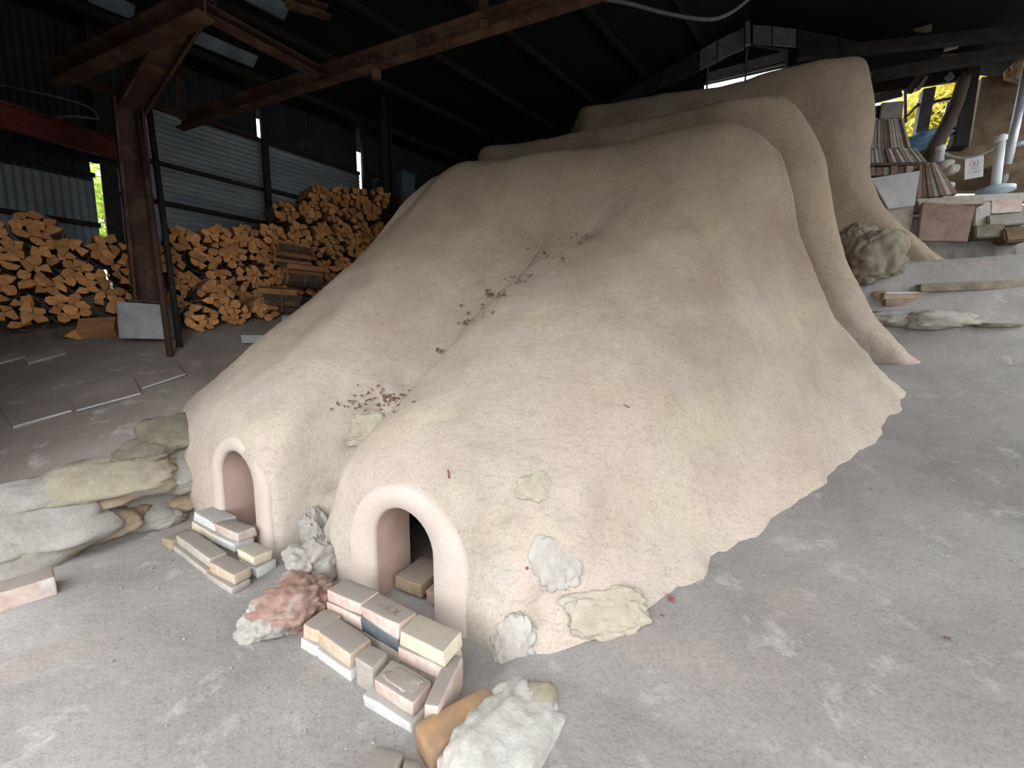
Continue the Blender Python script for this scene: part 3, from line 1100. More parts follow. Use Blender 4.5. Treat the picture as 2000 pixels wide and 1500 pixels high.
# sloping boards along the gable
gb = empty('gable_boarding', W(.19, 8.3, 6.7))
tag(gb, 'grey weathered boards sloping down both sides of the gable ridge', 'boarding')
GB = gb.location.copy()
GL = [(1455, 52, 95), (1400, 78, 118), (1366, 98, 138), (1290, 140, 175), (1195, 196, 212)]
GR = [(1470, 48, 84), (1508, 50, 88), (1556, 56, 92), (1640, 72, 104), (1720, 92, 116)]
for L in (GL, GR):
    for i in range(4):
        (xa, ta, ba), (xb, tb, bb) = L[i], L[i + 1]
        q = [at_v(xa, ta, 8.3), at_v(xb, tb, 8.3), at_v(xb, bb, 8.3), at_v(xa, ba, 8.3)]
        q = [p + (sum(q, Vector()) / 4 - p) * .04 for p in q]
        vs = [p - GB for p in q] + [p + VX * .03 - GB for p in q]
        fs = [(0, 1, 2, 3), (7, 6, 5, 4), (0, 4, 5, 1), (1, 5, 6, 2), (2, 6, 7, 3), (3, 7, 4, 0)]
        link_mesh('board', mesh_from('board', vs, fs, GREYBOARD if i < 2 else DARKTIN), gb)
kp = bar_mesh('king_post', at_v(1460, 44, 8.2), at_v(1461, 88, 8.2), .07, .07, GREYBOARD, VX)
for v in kp.vertices:
    v.co -= GB
link_mesh('king_post', kp, gb)
# rail with a bright edge below the boards, left
o = link_mesh('gable_rail', bar_mesh('gable_rail', at_v(1250, 192, 8.4), at_v(1372, 122, 8.4), .03, .035, GREYBOARD, VX))
tag(o, 'thin pale rail sloping down left of the gable window', 'rail')

# unseen front and right walls added to shape the daylight, each with a bay
unseen_front_wall = empty('unseen_front_wall')
tag(unseen_front_wall, 'unseen dark shed front added to limit daylight, with a wide open bay', kind='structure')


def uv_panel(name, parent, a, b, z0, z1, mat):
    p, q = W(a[0], a[1], 0), W(b[0], b[1], 0)
    nrm = (q - p).cross(Vector((0, 0, 1))).normalized() * .04
    vs = [p + Vector((0, 0, z0)), q + Vector((0, 0, z0)), q + Vector((0, 0, z1)), p + Vector((0, 0, z1))]
    vs += [x + nrm for x in vs]
    return link_mesh(name, mesh_from(name, vs, [(0, 1, 2, 3), (7, 6, 5, 4), (0, 4, 5, 1), (1, 5, 6, 2), (2, 6, 7, 3), (3, 7, 4, 0)], mat), parent)


FV = .2
uv_panel('wall_panel', unseen_front_wall, (-9, FV), (FU0, FV), -.5, 7.0, DARKTIN)
uv_panel('wall_panel', unseen_front_wall, (FU1, FV), (4.6, FV), -.5, 7.0, DARKTIN)
uv_panel('wall_panel', unseen_front_wall, (FU0, FV), (FU1, FV), FZ, 7.0, DARKTIN)
unseen_side_wall = empty('unseen_side_wall')  # out of view, added to narrow the daylight from the right
tag(unseen_side_wall, 'unseen dark right-hand wall added to limit daylight, open towards the rear', kind='structure')
uv_panel('wall_panel', unseen_side_wall, (4.6, FV), (4.6, SV), -.5, 5.2, DARKTIN)
uv_panel('wall_panel', unseen_side_wall, (4.6, SV), (4.6, 9.0), SZ, 5.2, DARKTIN)

# ------------------------------------------------------------------ steel frame, left
def beam(name, p0, p1, prof, mat, label, cat='beam', up=Vector((0, 0, 1))):
    mid = (Vector(p0) + Vector(p1)) / 2
    vs, fs = prism(Vector(p0), Vector(p1), prof, up)
    o = link_mesh(name, mesh_from(name, [v - mid for v in vs], fs, mat), None, mid)
    return tag(o, label, cat)


b1 = beam('steel_beam', at_y(350, 240, 5.26), at_y(1090, 0, 3.4) + (at_y(1090, 0, 3.4) - at_y(350, 240, 5.26)) * .8, c_prof(.09, .16, .02), RUST,
          'long rusty channel beam crossing above the kiln with hanging tabs')
for px, py0, py1, y in ((735, 118, 152, 4.08), (945, 42, 66, 3.66), (945, -8, 22, 3.66)):
    p0, p1 = at_y(px, py0, y), at_y(px, py1, y)
    me = bar_mesh('hanging_tab', p0, p1, .075, .05, RUST, Vector((0, 1, 0)))
    for v in me.vertices:
        v.co -= b1.location
    link_mesh('hanging_tab', me, b1)
b2 = beam('steel_beam', at_y(105, 150, 4.35), at_y(400, 8, 3.42), i_prof(.14, .18, .02, .02), RUST, 'thick rusty beam rising from the far left to the column head')
beam('steel_purlin', at_y(382, 12, 3.47), at_y(622, 142, 4.27), c_prof(.10, .10, .015), RUST, 'orange-edged rusty angle between the two long beams')
beam('steel_purlin', at_y(140, 152, 4.33), at_y(356, 224, 5.05), c_prof(.06, .07, .012), RUST, 'thin rusty angle running from beam end past the column')
beam('steel_strut', at_y(343, 60, 5.0), at_y(356, 234, 5.06), c_prof(.06, .06, .012), RUST, 'upright rusty strut hanging behind the column head', 'strut', Vector((0, 1, 0)))
beam('steel_strut', at_y(118, 60, 4.5), at_y(118, 160, 4.4), c_prof(.06, .06, .012), RUST, 'short dark strut above the far left beam end', 'strut', Vector((0, 1, 0)))
beam('steel_beam', at_y(560, 0, 3.9), at_y(640, 25, 4.2), c_prof(.09, .09, .015), RUST, 'short stretch of rusty beam under the roof skylight')
beam('steel_beam', at_y(-60, 205, 4.0), at_y(238, 295, 5.5), i_prof(.10, .26, .03, .03), REDSTEEL, 'dull red steel beam above the bare tin wall')
# main column with haunch
PC = Vector((-4.19, 4.5, 0))
colm = empty('steel_column', (PC.x, PC.y, 1.86))
tag(colm, 'rust-brown steel H column standing on the concrete footing', 'column')
CB = colm.location.copy()


def cpart(name, p0, p1, prof, mat, up):
    vs, fs = prism(Vector(p0), Vector(p1), prof, up)
    return link_mesh(name, mesh_from(name, [v - CB for v in vs], fs, mat), colm)


cpart('shaft', PC + Vector((0, 0, 1.86)), PC + Vector((0, 0, 4.0)), i_prof(.22, .24, .025, .02), RUST, WA)
cpart('haunch', PC + Vector((0, 0, 3.95)), at_y(392, -20, 3.75), i_prof(.16, .22, .025, .02), RUST, WA)
link_mesh('base_plate', rough_box('base_plate', .34, .34, .025, RUST, 3, .003, .001), colm, (0, 0, -.0), (0, 0, math.radians(48)))
ft = link_mesh('concrete_footing', rough_box('concrete_footing', .44, .38, .40, CONCRETE, 5, .02, .02, 2, .006), None, (PC.x + .02, PC.y - .02, 1.45), (0, 0, math.radians(20)))
tag(ft, 'pale grey concrete block under the rusty H column', 'footing')
for k, (a, b, lab) in enumerate((((268, 205, 4.55), (328, 648, 4.2), 'thin brown pole leaning just right of the rusty column'),
                                 ((291, 212, 4.75), (347, 632, 4.4), 'thin grey pole leaning furthest right of the rusty column'))):
    p0, p1 = at_y(*a), at_y(*b)
    p1.z = ground(p1.x, p1.y) + .0
    o = link_mesh('steel_pole', tube_mesh('steel_pole', [p - p1 for p in (p1, p0)], .03, RUST if k == 0 else DARKSTEEL, 10), None, p1)
    tag(o, lab, 'pole')
for (a, lab, w) in ((2.37, 'dark square post on the corrugated wall beside the tall firewood', .09), (4.18, 'dark post at the wall gap with a bright sky slit', .10),
                    (.30, 'dark post behind the column, right of the bright slit', .16), (7.3, 'thin dark post at the far end of tin wall', .1)):
    p = wall_pt(a, 0, .12)
    if a < 1:
        p = at_y(228, 480, 5.55)
    z0 = ground(p.x, p.y)
    o = beam('wall_post', Vector((p.x, p.y, z0)), Vector((p.x, p.y, roof_z(p.dot(UX)) - .02)), c_prof(w, w, .012), DARKSTEEL, lab, 'post', WA)
p = at_y(755, 400, 7.6)
beam('steel_column', Vector((p.x, p.y, ground(p.x, p.y))), Vector((p.x, p.y, roof_z(p.dot(UX)))), i_prof(.19, .19, .02, .02), DARKSTEEL, 'black steel column right of the firewood, beside the kiln', 'column', WA)
p = at_y(975, 270, 9.0)
beam('steel_column', Vector((p.x, p.y, ground(p.x, p.y))), Vector((p.x, p.y, roof_z(p.dot(UX)))), i_prof(.16, .16, .02, .02), DARKSTEEL, 'far black column above the left end of the kiln crest', 'column', WA)
# blue crates near the black column
for k, (px, py, y, l, h, lab) in enumerate(((790, 362, 7.9, .30, .42, 'dark blue plastic drum right of the black column'), (742, 372, 8.0, .16, .40, 'dark blue plastic box left of the black column'))):
    p = at_y(px, py, y)
    g = ground(p.x, p.y)
    o = link_mesh('plastic_crate', rough_box('plastic_crate', l, .3, h, BLUEPLASTIC, 8 + k, .02, .005), None, (p.x, p.y, p.z - h / 2), (0, 0, math.radians(48)))
    tag(o, lab, 'crate')
    st = link_mesh('timber_stand', rough_box('timber_stand', l + .1, .36, p.z - h / 2 - g + .05, TIMBER, 18 + k, .02, .01), None, (p.x, p.y, g - .05), (0, 0, math.radians(48)))
    tag(st, 'dark timber stand under the dark blue plastic ' + ('drum' if k == 0 else 'box'), 'stand')
# cables
o = link_mesh('hanging_cable', tube_mesh('hanging_cable', curve_pts([at_y(-40, 158, 4.6), at_y(50, 176, 4.7), at_y(130, 194, 4.8), at_y(178, 212, 4.9), at_y(194, 232, 5.0)], 6), .012, CABLE))
tag(o, 'pale cable arching down towards the column top', 'cable')
o = link_mesh('hanging_cable', tube_mesh('hanging_cable', curve_pts([at_y(-40, 210, 4.6), at_y(30, 216, 4.7), at_y(75, 232, 4.8), at_y(140, 227, 4.9), at_y(194, 233, 5.0)], 6), .014, CABLE))
tag(o, 'sagging pale cable just above the red beam', 'cable')
o = link_mesh('hanging_cable', tube_mesh('hanging_cable', curve_pts([at_y(1130, -6, 5.0), at_y(1215, 4, 5.0), at_y(1300, 26, 5.0), at_y(1380, 38, 5.0), at_y(1425, 26, 5.0), at_y(1470, -8, 5.0)], 8), .02, CABLE))
tag(o, 'grey cable sagging across the dark roof left of the gable', 'cable')
o = link_mesh('hanging_cable', tube_mesh('hanging_cable', curve_pts([at_y(1068, -4, 3.5), at_y(1073, 16, 3.5), at_y(1082, 20, 3.5), at_y(1088, 8, 3.5), at_y(1084, -6, 3.5)], 6), .008, CABLE))
tag(o, 'small loop of cable hanging under the long beam', 'cable')
o = link_mesh('hanging_cable', tube_mesh('hanging_cable', curve_pts([at_y(745, 122, 4.0), at_y(830, 104, 3.95), at_y(930, 72, 3.8), at_y(1030, 36, 3.6), at_y(1090, 4, 3.5)], 8), .01, DARKCABLE))
tag(o, 'thin blue-black cable slung under the long beam', 'cable')

# ------------------------------------------------------------------ firewood
def wedge(seed, L=.45):
    rnd = random.Random(seed)
    kind = seed % 4
    n = 7
    pts = []
    if kind == 3:           # round-ish billet
        for k in range(n):
            a = 2 * math.pi * k / n
            r = rnd.uniform(.85, 1.1)
            pts.append((r * math.cos(a), r * math.sin(a)))
        bark = set(range(n))
    else:                   # quarter or half split
        span = {0: 1.5, 1: 2.1, 2: 2.9}[kind]
        pts.append((-.6, -.1))
        m = 5
        for k in range(m):
            a = -span / 2 + span * k / (m - 1)
            pts.append((-.6 + 1.75 * math.cos(a) * rnd.uniform(.85, 1.0), 1.35 * math.sin(a) * rnd.uniform(.85, 1.1)))
        n = m + 1
        bark = set(range(1, m))
    s = .058
    tw = rnd.uniform(-.15, .15)
    vs = []
    for j, y in enumerate((0, L)):
        for (a, b) in pts:
            a2, b2 = (a, b) if j == 0 else (a * math.cos(tw) - b * math.sin(tw), a * math.sin(tw) + b * math.cos(tw))
            vs.append((a2 * s, y + rnd.uniform(-.012, .012), b2 * s))
    fs, mi = [], []
    for i in range(n):
        fs.append((i, (i + 1) % n, n + (i + 1) % n, n + i))
        mi.append(2 if i in bark else 1)
    fs.append(tuple(range(n)))
    mi.append(0)
    fs.append(tuple(range(2 * n - 1, n - 1, -1)))
    mi.append(0)
    me = mesh_from('log', vs, fs, [WOOD_END, WOOD_SIDE, BARK], False, mi)
    bm = bmesh.new()
    bm.from_mesh(me)
    bmesh.ops.recalc_face_normals(bm, faces=bm.faces)
    bm.to_mesh(me)
    bm.free()
    return me


LOGS = [wedge(k) for k in range(16)]
ringv, ringf = [], []
for k in range(18):
    a = 2 * math.pi * k / 18
    for r, y in ((.178, .22), (.178, .228), (.186, .228), (.186, .22)):
        ringv.append((r * math.cos(a), y, r * math.sin(a)))
for k in range(18):
    for j in range(4):
        ringf.append((k * 4 + j, k * 4 + (j + 1) % 4, ((k + 1) % 18) * 4 + (j + 1) % 4, ((k + 1) % 18) * 4 + j))
TIE = mesh_from('binding_wire', ringv, ringf, CABLE)


def bundle(p, rz, label, group, tilt=0.0, tie=True, scale=1.0):
    root = empty('firewood_bundle', p)
    root.rotation_euler = (0, tilt, rz)
    root.scale = (scale, scale, scale)
    tag(root, label, 'firewood', group)
    ph = random.uniform(0, 6.28)
    spots = [(.045 * math.cos(ph + k * 2.09), .045 * math.sin(ph + k * 2.09)) for k in range(3)]
    spots += [(.122 * math.cos(ph + .4 + k * .785), .122 * math.sin(ph + .4 + k * .785)) for k in range(8)]
    for (a, b) in spots:
        o = bpy.data.objects.new('log', random.choice(LOGS))
        o.location = (a + random.uniform(-.01, .01), random.uniform(-.03, .03), b + random.uniform(-.01, .01))
        o.rotation_euler = (0, random.uniform(0, 6.28), 0)
        s = random.uniform(.85, 1.12)
        o.scale = (s, 1, s)
        o.parent = root
        COL.objects.link(o)
    if tie:
        o = bpy.data.objects.new('binding_wire', TIE)
        o.parent = root
        COL.objects.link(o)
    return root


ORD = ['bottom', 'second', 'third', 'fourth', 'fifth', 'sixth', 'seventh']
CNT = ['first', 'second', 'third', 'fourth', 'fifth', 'sixth', 'seventh', 'eighth', 'ninth']
BASE = Vector((-4.35, 4.9, 0))
RZW = math.radians(48)
NL = [5, 4, 3, 3]
for i in range(4):
    t = -1.48 + .345 * i
    for r in range(NL[i]):
        x = t + (.16 if r % 2 else 0) + random.uniform(-.02, .02)
        p = BASE + WA * x + WB * random.uniform(-.03, .05)
        z = max(ground(p.x, p.y), ground(*(p - WB * .4).xy)) * .5 + ground(p.x, p.y) * .5 + .27 + r * .285
        p.z = z
        bundle(p, RZW + random.uniform(-.06, .06), f'bundle of split firewood left of the rusty column, {ORD[r]} row, {CNT[3 - i]} from the column', 'firewood bundles stacked left of the column')
for k in range(2):
    pa = BASE + WA * -1.75 + WB * (-.1 - .25 * k)
    pb = BASE + WA * -.2 + WB * (-.1 - .25 * k)
    pa.z = ground(pa.x, pa.y) + .03
    pb.z = ground(pb.x, pb.y) + .03
    beam('timber_skid', pa, pb, [(-.05, -.06), (.05, -.06), (.05, .06), (-.05, .06)], TIMBER, 'dark timber skid under the left firewood stack, ' + ('front one' if k == 0 else 'rear one'), 'skid')
NC = [4, 4, 4, 4, 5, 6, 6, 6, 6]
for i in range(9):
    t = .08 + .345 * i
    for r in range(NC[i]):
        x = t + (.16 if r % 2 else 0) + random.uniform(-.02, .02)
        p = BASE + WA * x + WB * random.uniform(-.04, .06)
        p.z = ground(*(BASE + WA * t).xy) + .20 + r * .285
        bundle(p, RZW + random.uniform(-.08, .08), f'bundle of split firewood right of the rusty column, {ORD[r]} row, {CNT[i]} from the column', 'firewood bundles stacked right of the column', tie=(r < 3))
for k, (t, off, r, rz, lab) in enumerate([(.28, .46, 0, 0, 'bundle of firewood on the ground nearest the two leaning poles'), (.62, .46, 0, 0, 'bundle of firewood on the ground in front of the stack, second from the poles'),
                                          (.98, .46, 0, .1, 'bundle of firewood on the ground in front of the stack, third from the poles'), (.45, .44, 1, .1, 'bundle of firewood lying on top of the two ground bundles by the poles'),
                                          (1.42, .40, 0, 1.35, 'tied bundle lying sideways at the foot of the tall stack'), (1.75, .32, 1, 1.45, 'tied bundle with bark side showing, low on the tall stack'),
                                          (1.65, .30, 2.2, 1.5, 'tied bundle with bark side showing, halfway up the tall stack'), (2.2, .45, 0, 1.2, 'bundle lying sideways beside the kiln flank, nearer one'), (2.7, .42, 0, 1.3, 'bundle lying sideways beside the kiln flank, farther one')]):
    p = BASE + WA * t + WB * off
    p.z = ground(p.x, p.y) + .17 + r * .27
    bundle(p, RZW + rz, lab, 'firewood bundles lying in front of the stack')
for k, (px, py, lab, rz) in enumerate([(160, 648, 'loose log chunk lying below the left stack, left of the others', .3), (205, 640, 'loose log chunk below the left stack, in the middle', -.4), (232, 640, 'long loose log leaning against the concrete footing', 1.2)]):
    p = on_ground(px, py + 14)
    lm = LOGS[[2, 1, 2][k]].copy()
    lm.materials[2] = WOOD_SIDE
    lm.materials[1] = WOOD_END
    o = link_mesh('loose_log', lm, None, p + Vector((0, 0, .07)), (0.1, 1.0 + k, RZW + rz))
    o.scale = (1.6, .5 if k < 2 else .7, 1.6)
    tag(o, lab, 'log')

# ------------------------------------------------------------------ slabs on the left floor
for k, (q, lab, m) in enumerate([
        ([(26, 838), (140, 806), (120, 770), (0, 800)], 'thin stone slab with a pale edge set in the left floor, nearest one', STONE_GREY),
        ([(150, 806), (275, 772), (262, 740), (132, 775)], 'stone slab with a dark joint set in the left floor, middle one', STONE_DARK),
        ([(278, 762), (362, 734), (345, 712), (262, 740)], 'thin stone slab with a pale edge near the kiln flank', STONE_DARK),
        ([(0, 712), (50, 698), (40, 690), (-40, 705)], 'pale stone strip below the left firewood stack', STONE_GREY),
        ([(55, 712), (128, 692), (118, 684), (45, 704)], 'pale flat stone strip beside another below the firewood', STONE_GREY)]):
    pts = [on_ground(*a) for a in q]
    c = sum(pts, Vector()) / 4
    top = [p + Vector((0, 0, .018)) for p in pts]
    bot = [p + Vector((0, 0, -.06)) for p in pts]
    fs = [(0, 1, 2, 3), (7, 6, 5, 4), (0, 4, 5, 1), (1, 5, 6, 2), (2, 6, 7, 3), (3, 7, 4, 0)]
    me = mesh_from('floor_slab', [p - c for p in top + bot], fs, [EARTH if k < 3 else m, m], False, [0, 0, 1, 1, 1, 1])
    o = link_mesh('floor_slab', me, None, c)
    tag(o, lab, 'slab')
    if k < 3:   # pale worn arris along the front edge
        e = bar_mesh('pale_edge', top[0] - c, top[1] - c, .025, .012, PALEBOARD)
        link_mesh('pale_edge', e, o)
for k, (px, py, l, h, lab) in enumerate([(506, 655, .30, .10, 'pale grey block half hidden by the kiln flank, nearest one'), (577, 612, .28, .06, 'pale grey block beside the kiln flank, middle one'), (608, 595, .30, .05, 'pale grey block beside the kiln flank, farthest one')]):
    p = on_ground(px, py + 12)
    o = link_mesh('grey_block', rough_box('grey_block', l, .2, h, CONCRETE, 70 + k, .006, .006), None, p - Vector((0, 0, .02)), (0, 0, .15))
    tag(o, lab, 'block')

# ------------------------------------------------------------------ rocks along the pit's left edge
ROCKS = [(75, 1022, 84, 62, STONE_GREY, 'large pale grey boulder at the left edge of the pit'), (190, 1018, 58, 36, STONE_OCHRE, 'ochre flat-faced stone right of the large pale boulder'),
         (18, 1098, 46, 42, STONE_GREY, 'grey stone behind the long pinkish kerb block'), (225, 930, 92, 44, STONE_YELLOW, 'long yellowish rock on the slope above the ochre stone'),
         (335, 842, 46, 40, STONE_DARK, 'dark mossy rock against the left kiln flank'), (290, 878, 42, 24, STONE_DARK, 'thin dark rock below the mossy one'),
         (335, 922, 46, 38, STONE_GREY, 'whitish grey rock left of the smaller fire mouth'), (180, 972, 56, 28, STONE_OCHRE, 'tan rock between the long yellowish rock and ochre stone'),
         (362, 972, 30, 20, STONE_OCHRE, 'small ochre stone just left of the smaller fire mouth'), (285, 1008, 46, 26, STONE_GREY, 'low grey stone between ochre stone and the left bricks'),
         (92, 958, 60, 30, STONE_GREY, 'pale rock on the slope above the large boulder'), (-5, 1050, 34, 40, STONE_GREY, 'grey rock at the picture edge beside the large boulder')]
for k, (px, py, rx, ry, m, lab) in enumerate(ROCKS):
    p = on_ground(px, py)
    d = (p - CAMP).length
    s = d / FPX
    nrm = (CAMP - p).normalized() * .5 + Vector((0, 0, .6))
    nrm.normalize()
    me = rock_mesh('boulder', rx * s * .88, ry * s * .95, min(rx, ry) * s * .42, m, 200 + k, .34, 4)
    side = Vector((0, 0, 1)).cross(nrm).normalized()
    up = nrm.cross(side).normalized()
    o = link_mesh('boulder', me, None, p - nrm * min(rx, ry) * s * .12)
    o.rotation_euler = Matrix((side, up, nrm)).transposed().to_euler()
    tag(o, lab, 'boulder')

# ------------------------------------------------------------------ bricks
def brick(corners, zt, mat, label, group, h=.066, seed=None, edge=False, jit=.006, bev=.011):
    P = [at_z(a, b, zt) for a, b in corners]
    c = sum(P, Vector()) / 4
    uv = [uv_of(p) for p in P]
    l = abs((uv[2][0] + uv[3][0]) / 2 - (uv[0][0] + uv[1][0]) / 2)
    d = abs((uv[1][1] + uv[2][1]) / 2 - (uv[0][1] + uv[3][1]) / 2)
    dv = P[3] - P[0]
    rz = math.atan2(dv.y, dv.x)
    return brick_at(c, l, d, zt, mat, label, group, h, rz, jit, bev)


BN = [0]


def brick_at(c, l, d, zt, mat, label, group, h=.066, rz=ZROT, jit=.004, bev=.009):
    BN[0] += 1
    o = link_mesh('brick', rough_box('brick', l, d, h, mat, 300 + BN[0], bev, jit, 2, .0045), None, (c.x, c.y, zt - h), (0, 0, rz))
    tag(o, label, 'brick', group)
    return o


GR_ = 'loose bricks stacked before the larger fire mouth'
GL_ = 'loose bricks stacked before the smaller fire mouth'
r1 = [(641, 1153), (676, 1122), (736, 1157), (704, 1181)]
r2 = [(704, 1181), (739, 1158), (812, 1194), (779, 1223)]
r3 = [(779, 1233), (816, 1198), (899, 1236), (867, 1274)]
o1 = brick(r1, .20, B_PINK, 'pinkish brick on top of the right stack, nearest the red clay', GR_)
o2 = brick(r2, .20, B_PINK, 'pinkish brick with scratched marks on top of the right stack', GR_)
o3 = brick(r3, .205, B_CREAM, 'clean cream brick on top of the right stack', GR_, bev=.006)
# scratched O X X on the marked brick
ov, of = [], []
for cx in (-.045, .0, .05):
    if cx < -.04:
        for k in range(14):
            a = 2 * math.pi * k / 14
            for r in (.012, .015):
                ov.append((cx + r * math.cos(a), r * math.sin(a), 0))
        of += [(2 * k, 2 * k + 1, 2 * ((k + 1) % 14) + 1, 2 * ((k + 1) % 14)) for k in range(14)]
    else:
        for sg in (1, -1):
            b = len(ov)
            ov += [(cx - .018, -.018 * sg, 0), (cx - .015, -.020 * sg, 0), (cx + .018, .018 * sg, 0), (cx + .015, .020 * sg, 0)]
            of.append((b, b + 1, b + 2, b + 3))
mk = link_mesh('scratched_mark', mesh_from('scratched_mark', ov, of, B_BROWN), o2, (0, 0, .0695))
mk['label'] = 'scratched ring and two crosses'


def below(o, zt, mat, label, group, du=0.0, dv=0.0, dl=0.0, h=.066):
    c = Vector(o.location) + UX * du + VX * dv
    return brick_at(c, o.dimensions.x + dl, max(.1, o.dimensions.y), zt, mat, label, group, h, o.rotation_euler.z)


bpy.context.view_layer.update()
below(o1, .133, B_PINK, 'pink brick under the top brick nearest the red clay', GR_, .0, .005)
below(o2, .133, B_SLATE, 'slate-blue faced brick under the one with scratched marks', GR_, .0, .005)
below(o3, .137, B_PINK, 'pale pink brick under the clean cream brick', GR_, .0, .0)
below(o1, .066, B_GREY, 'grey brick at the bottom under the red-clay end of the right stack', GR_, .0, .01)
below(o2, .066, B_GREY, 'grey brick at the bottom under the slate-blue one', GR_, .0, .01)
below(o3, .070, B_GREY, 'grey brick at the bottom under the pale pink one', GR_, .0, .01)
o8 = brick([(621, 1234), (664, 1207), (723, 1247), (685, 1279)], .112, B_ORANGE, 'orange-edged dusty brick in the front row of the right stack', GR_)
o7 = brick([(592, 1221), (637, 1183), (663, 1205), (621, 1234)], .112, B_ORANGE, 'short orange-edged brick at the red-clay end of the front row', GR_)
o6 = brick([(690, 1283), (725, 1255), (760, 1275), (727, 1303)], .125, B_GREY, 'upright brick end in the middle of the front row', GR_, h=.13)
o5 = brick([(731, 1325), (765, 1285), (840, 1330), (812, 1373)], .112, B_PINK, 'pink brick with a crust of mortar in the front row', GR_)
o4 = brick([(816, 1367), (891, 1274), (915, 1287), (847, 1375)], .135, B_PINK, 'long pink-ended brick on edge closing the right stack', GR_, h=.135)
bpy.context.view_layer.update()
below(o8, .047, B_WHITE, 'whitish brick under the orange-edged dusty brick', GR_, .01, -.012, h=.055)
below(o7, .047, B_WHITE, 'short whitish brick under the short orange-edged one', GR_, .0, -.012, h=.055)
below(o5, .047, B_WHITE, 'bluish white brick under the mortar-crusted pink brick', GR_, -.015, -.022, .03, h=.055)
cr = link_mesh('mortar_crust', rock_mesh('mortar_crust', .08, .042, .008, B_GREY, 77, .5, 3), o5, (.0, .005, .066))
cr['label'] = 'crust of grey mortar'
# bricks inside the larger mouth
for k, (u, v, z, m, lab) in enumerate([(-1.46, 1.62, .10, B_BROWN, 'dusty brown brick lying inside the larger fire mouth, left one'), (-1.21, 1.60, .10, B_BROWN, 'dusty brown brick lying inside the larger fire mouth, right one'),
                                       (-1.33, 1.85, .06, B_BROWN, 'dusty brown brick at the bottom inside the larger fire mouth')]):
    brick_at(W(u, v, 0), .235, .20, z, m, lab, 'bricks inside the fire mouth', .075, ZROT + (math.pi / 2 if k < 2 else 0))
l1 = brick([(380, 1002), (421, 984), (456, 1008), (419, 1024)], .17, B_WHITE, 'bluish-white edged brick on top of the left stack', GL_)
l2 = brick([(419, 1024), (456, 1008), (497, 1031), (461, 1042)], .17, B_PINK, 'pink-faced broken brick on top of the left stack', GL_, jit=.01)
lr = brick([(463, 1072), (500, 1054), (537, 1076), (490, 1086)], .125, B_CREAM, 'cream-faced brick at the right end of the left stack', GL_)
ll = brick([(342, 1045), (376, 1036), (445, 1074), (408, 1093)], .10, B_GREY, 'large dusty brick at the front of the left stack', GL_)
lf = brick([(409, 1097), (447, 1079), (488, 1108), (455, 1123)], .10, B_ORANGE, 'dusty brick with a burnt-orange corner in the left stack', GL_)
bpy.context.view_layer.update()
below(l1, .104, B_CREAM, 'cream brick under the bluish-white edged one', GL_, .0, -.01)
below(l2, .104, B_WHITE, 'whitish brick under the pink-faced broken one', GL_, -.02, -.01)
below(lr, .060, B_WHITE, 'pale greenish-white brick under the cream-faced end brick', GL_, .02, .0)
below(ll, .035, B_GREY, 'pale dusty brick sunk in the floor under the large dusty one', GL_, .0, -.015, h=.045)
below(lf, .035, B_GREY, 'pale dusty brick under the burnt-orange cornered one', GL_, .0, -.015, .02, h=.045)
below(l1, .04, B_GREY, 'grey bottom brick under the cream one in the left stack', GL_, .0, .01, h=.05)
below(l2, .04, B_GREY, 'grey bottom brick under the whitish one in left stack', GL_, .0, .01, h=.05)
brick([(320, 1052), (365, 1028), (376, 1036), (342, 1062)], .07, B_BROWN, 'thin brown brick at the far left end of the left stack', GL_)
# kerb block, lower left
P = [at_z(a, b, .12) for a, b in ((-60, 1178), (-60, 1146), (101, 1105), (110, 1126))]
c = sum(P, Vector()) / 4
dv = P[3] - P[0]
o = link_mesh('kerb_block', rough_box('kerb_block', dv.length, .17, .15, B_PINK, 401, .012, .006, 2, .004), None, (c.x, c.y, -.03), (0, 0, math.atan2(dv.y, dv.x)))
tag(o, 'long pinkish kerb block at the left edge of the pit floor', 'kerb')
# two bricks at the bottom edge
brick([(690, 1510), (742, 1455), (794, 1470), (752, 1530)], .06, B_GREY, 'grey brick at the bottom edge of the picture, left of two', 'bricks by the rust block', bev=.012)
brick([(762, 1540), (800, 1476), (828, 1488), (812, 1545)], .05, B_GREY, 'narrow grey brick at the bottom edge beside the wider one', 'bricks by the rust block', bev=.012)
# rust-coloured sandstone block and boulder at the right edge of the pit
P0, P1 = at_z(835, 1452, .07), at_z(958, 1362, .10)
c = (P0 + P1) / 2
dv = P1 - P0
o = link_mesh('sandstone_block', rough_box('sandstone_block', dv.length * 1.12, .12, .15, RUSTBLOCK, 402, .02, .012, 3, .010), None, (c.x, c.y, -.04), (0, 0, math.atan2(dv.y, dv.x)))
tag(o, 'rust-orange sandstone block between the bricks and the pale boulder', 'stone')
p = at_z(985, 1462, .05)
o = link_mesh('boulder', rock_mesh('boulder', .17, .26, .13, STONE_WHITE, 403, .25, 5), None, p - Vector((0, 0, .02)), (0, 0, math.radians(-38)))
tag(o, 'large pale boulder at the bottom edge right of the sandstone block', 'boulder')
p = at_z(1045, 1390, .06)
o = link_mesh('boulder', rock_mesh('boulder', .085, .12, .07, STONE_YELLOW, 404, .3, 4), None, p, (0, 0, math.radians(-20)))
tag(o, 'yellowish rounded stone fused to the large pale boulder', 'boulder')

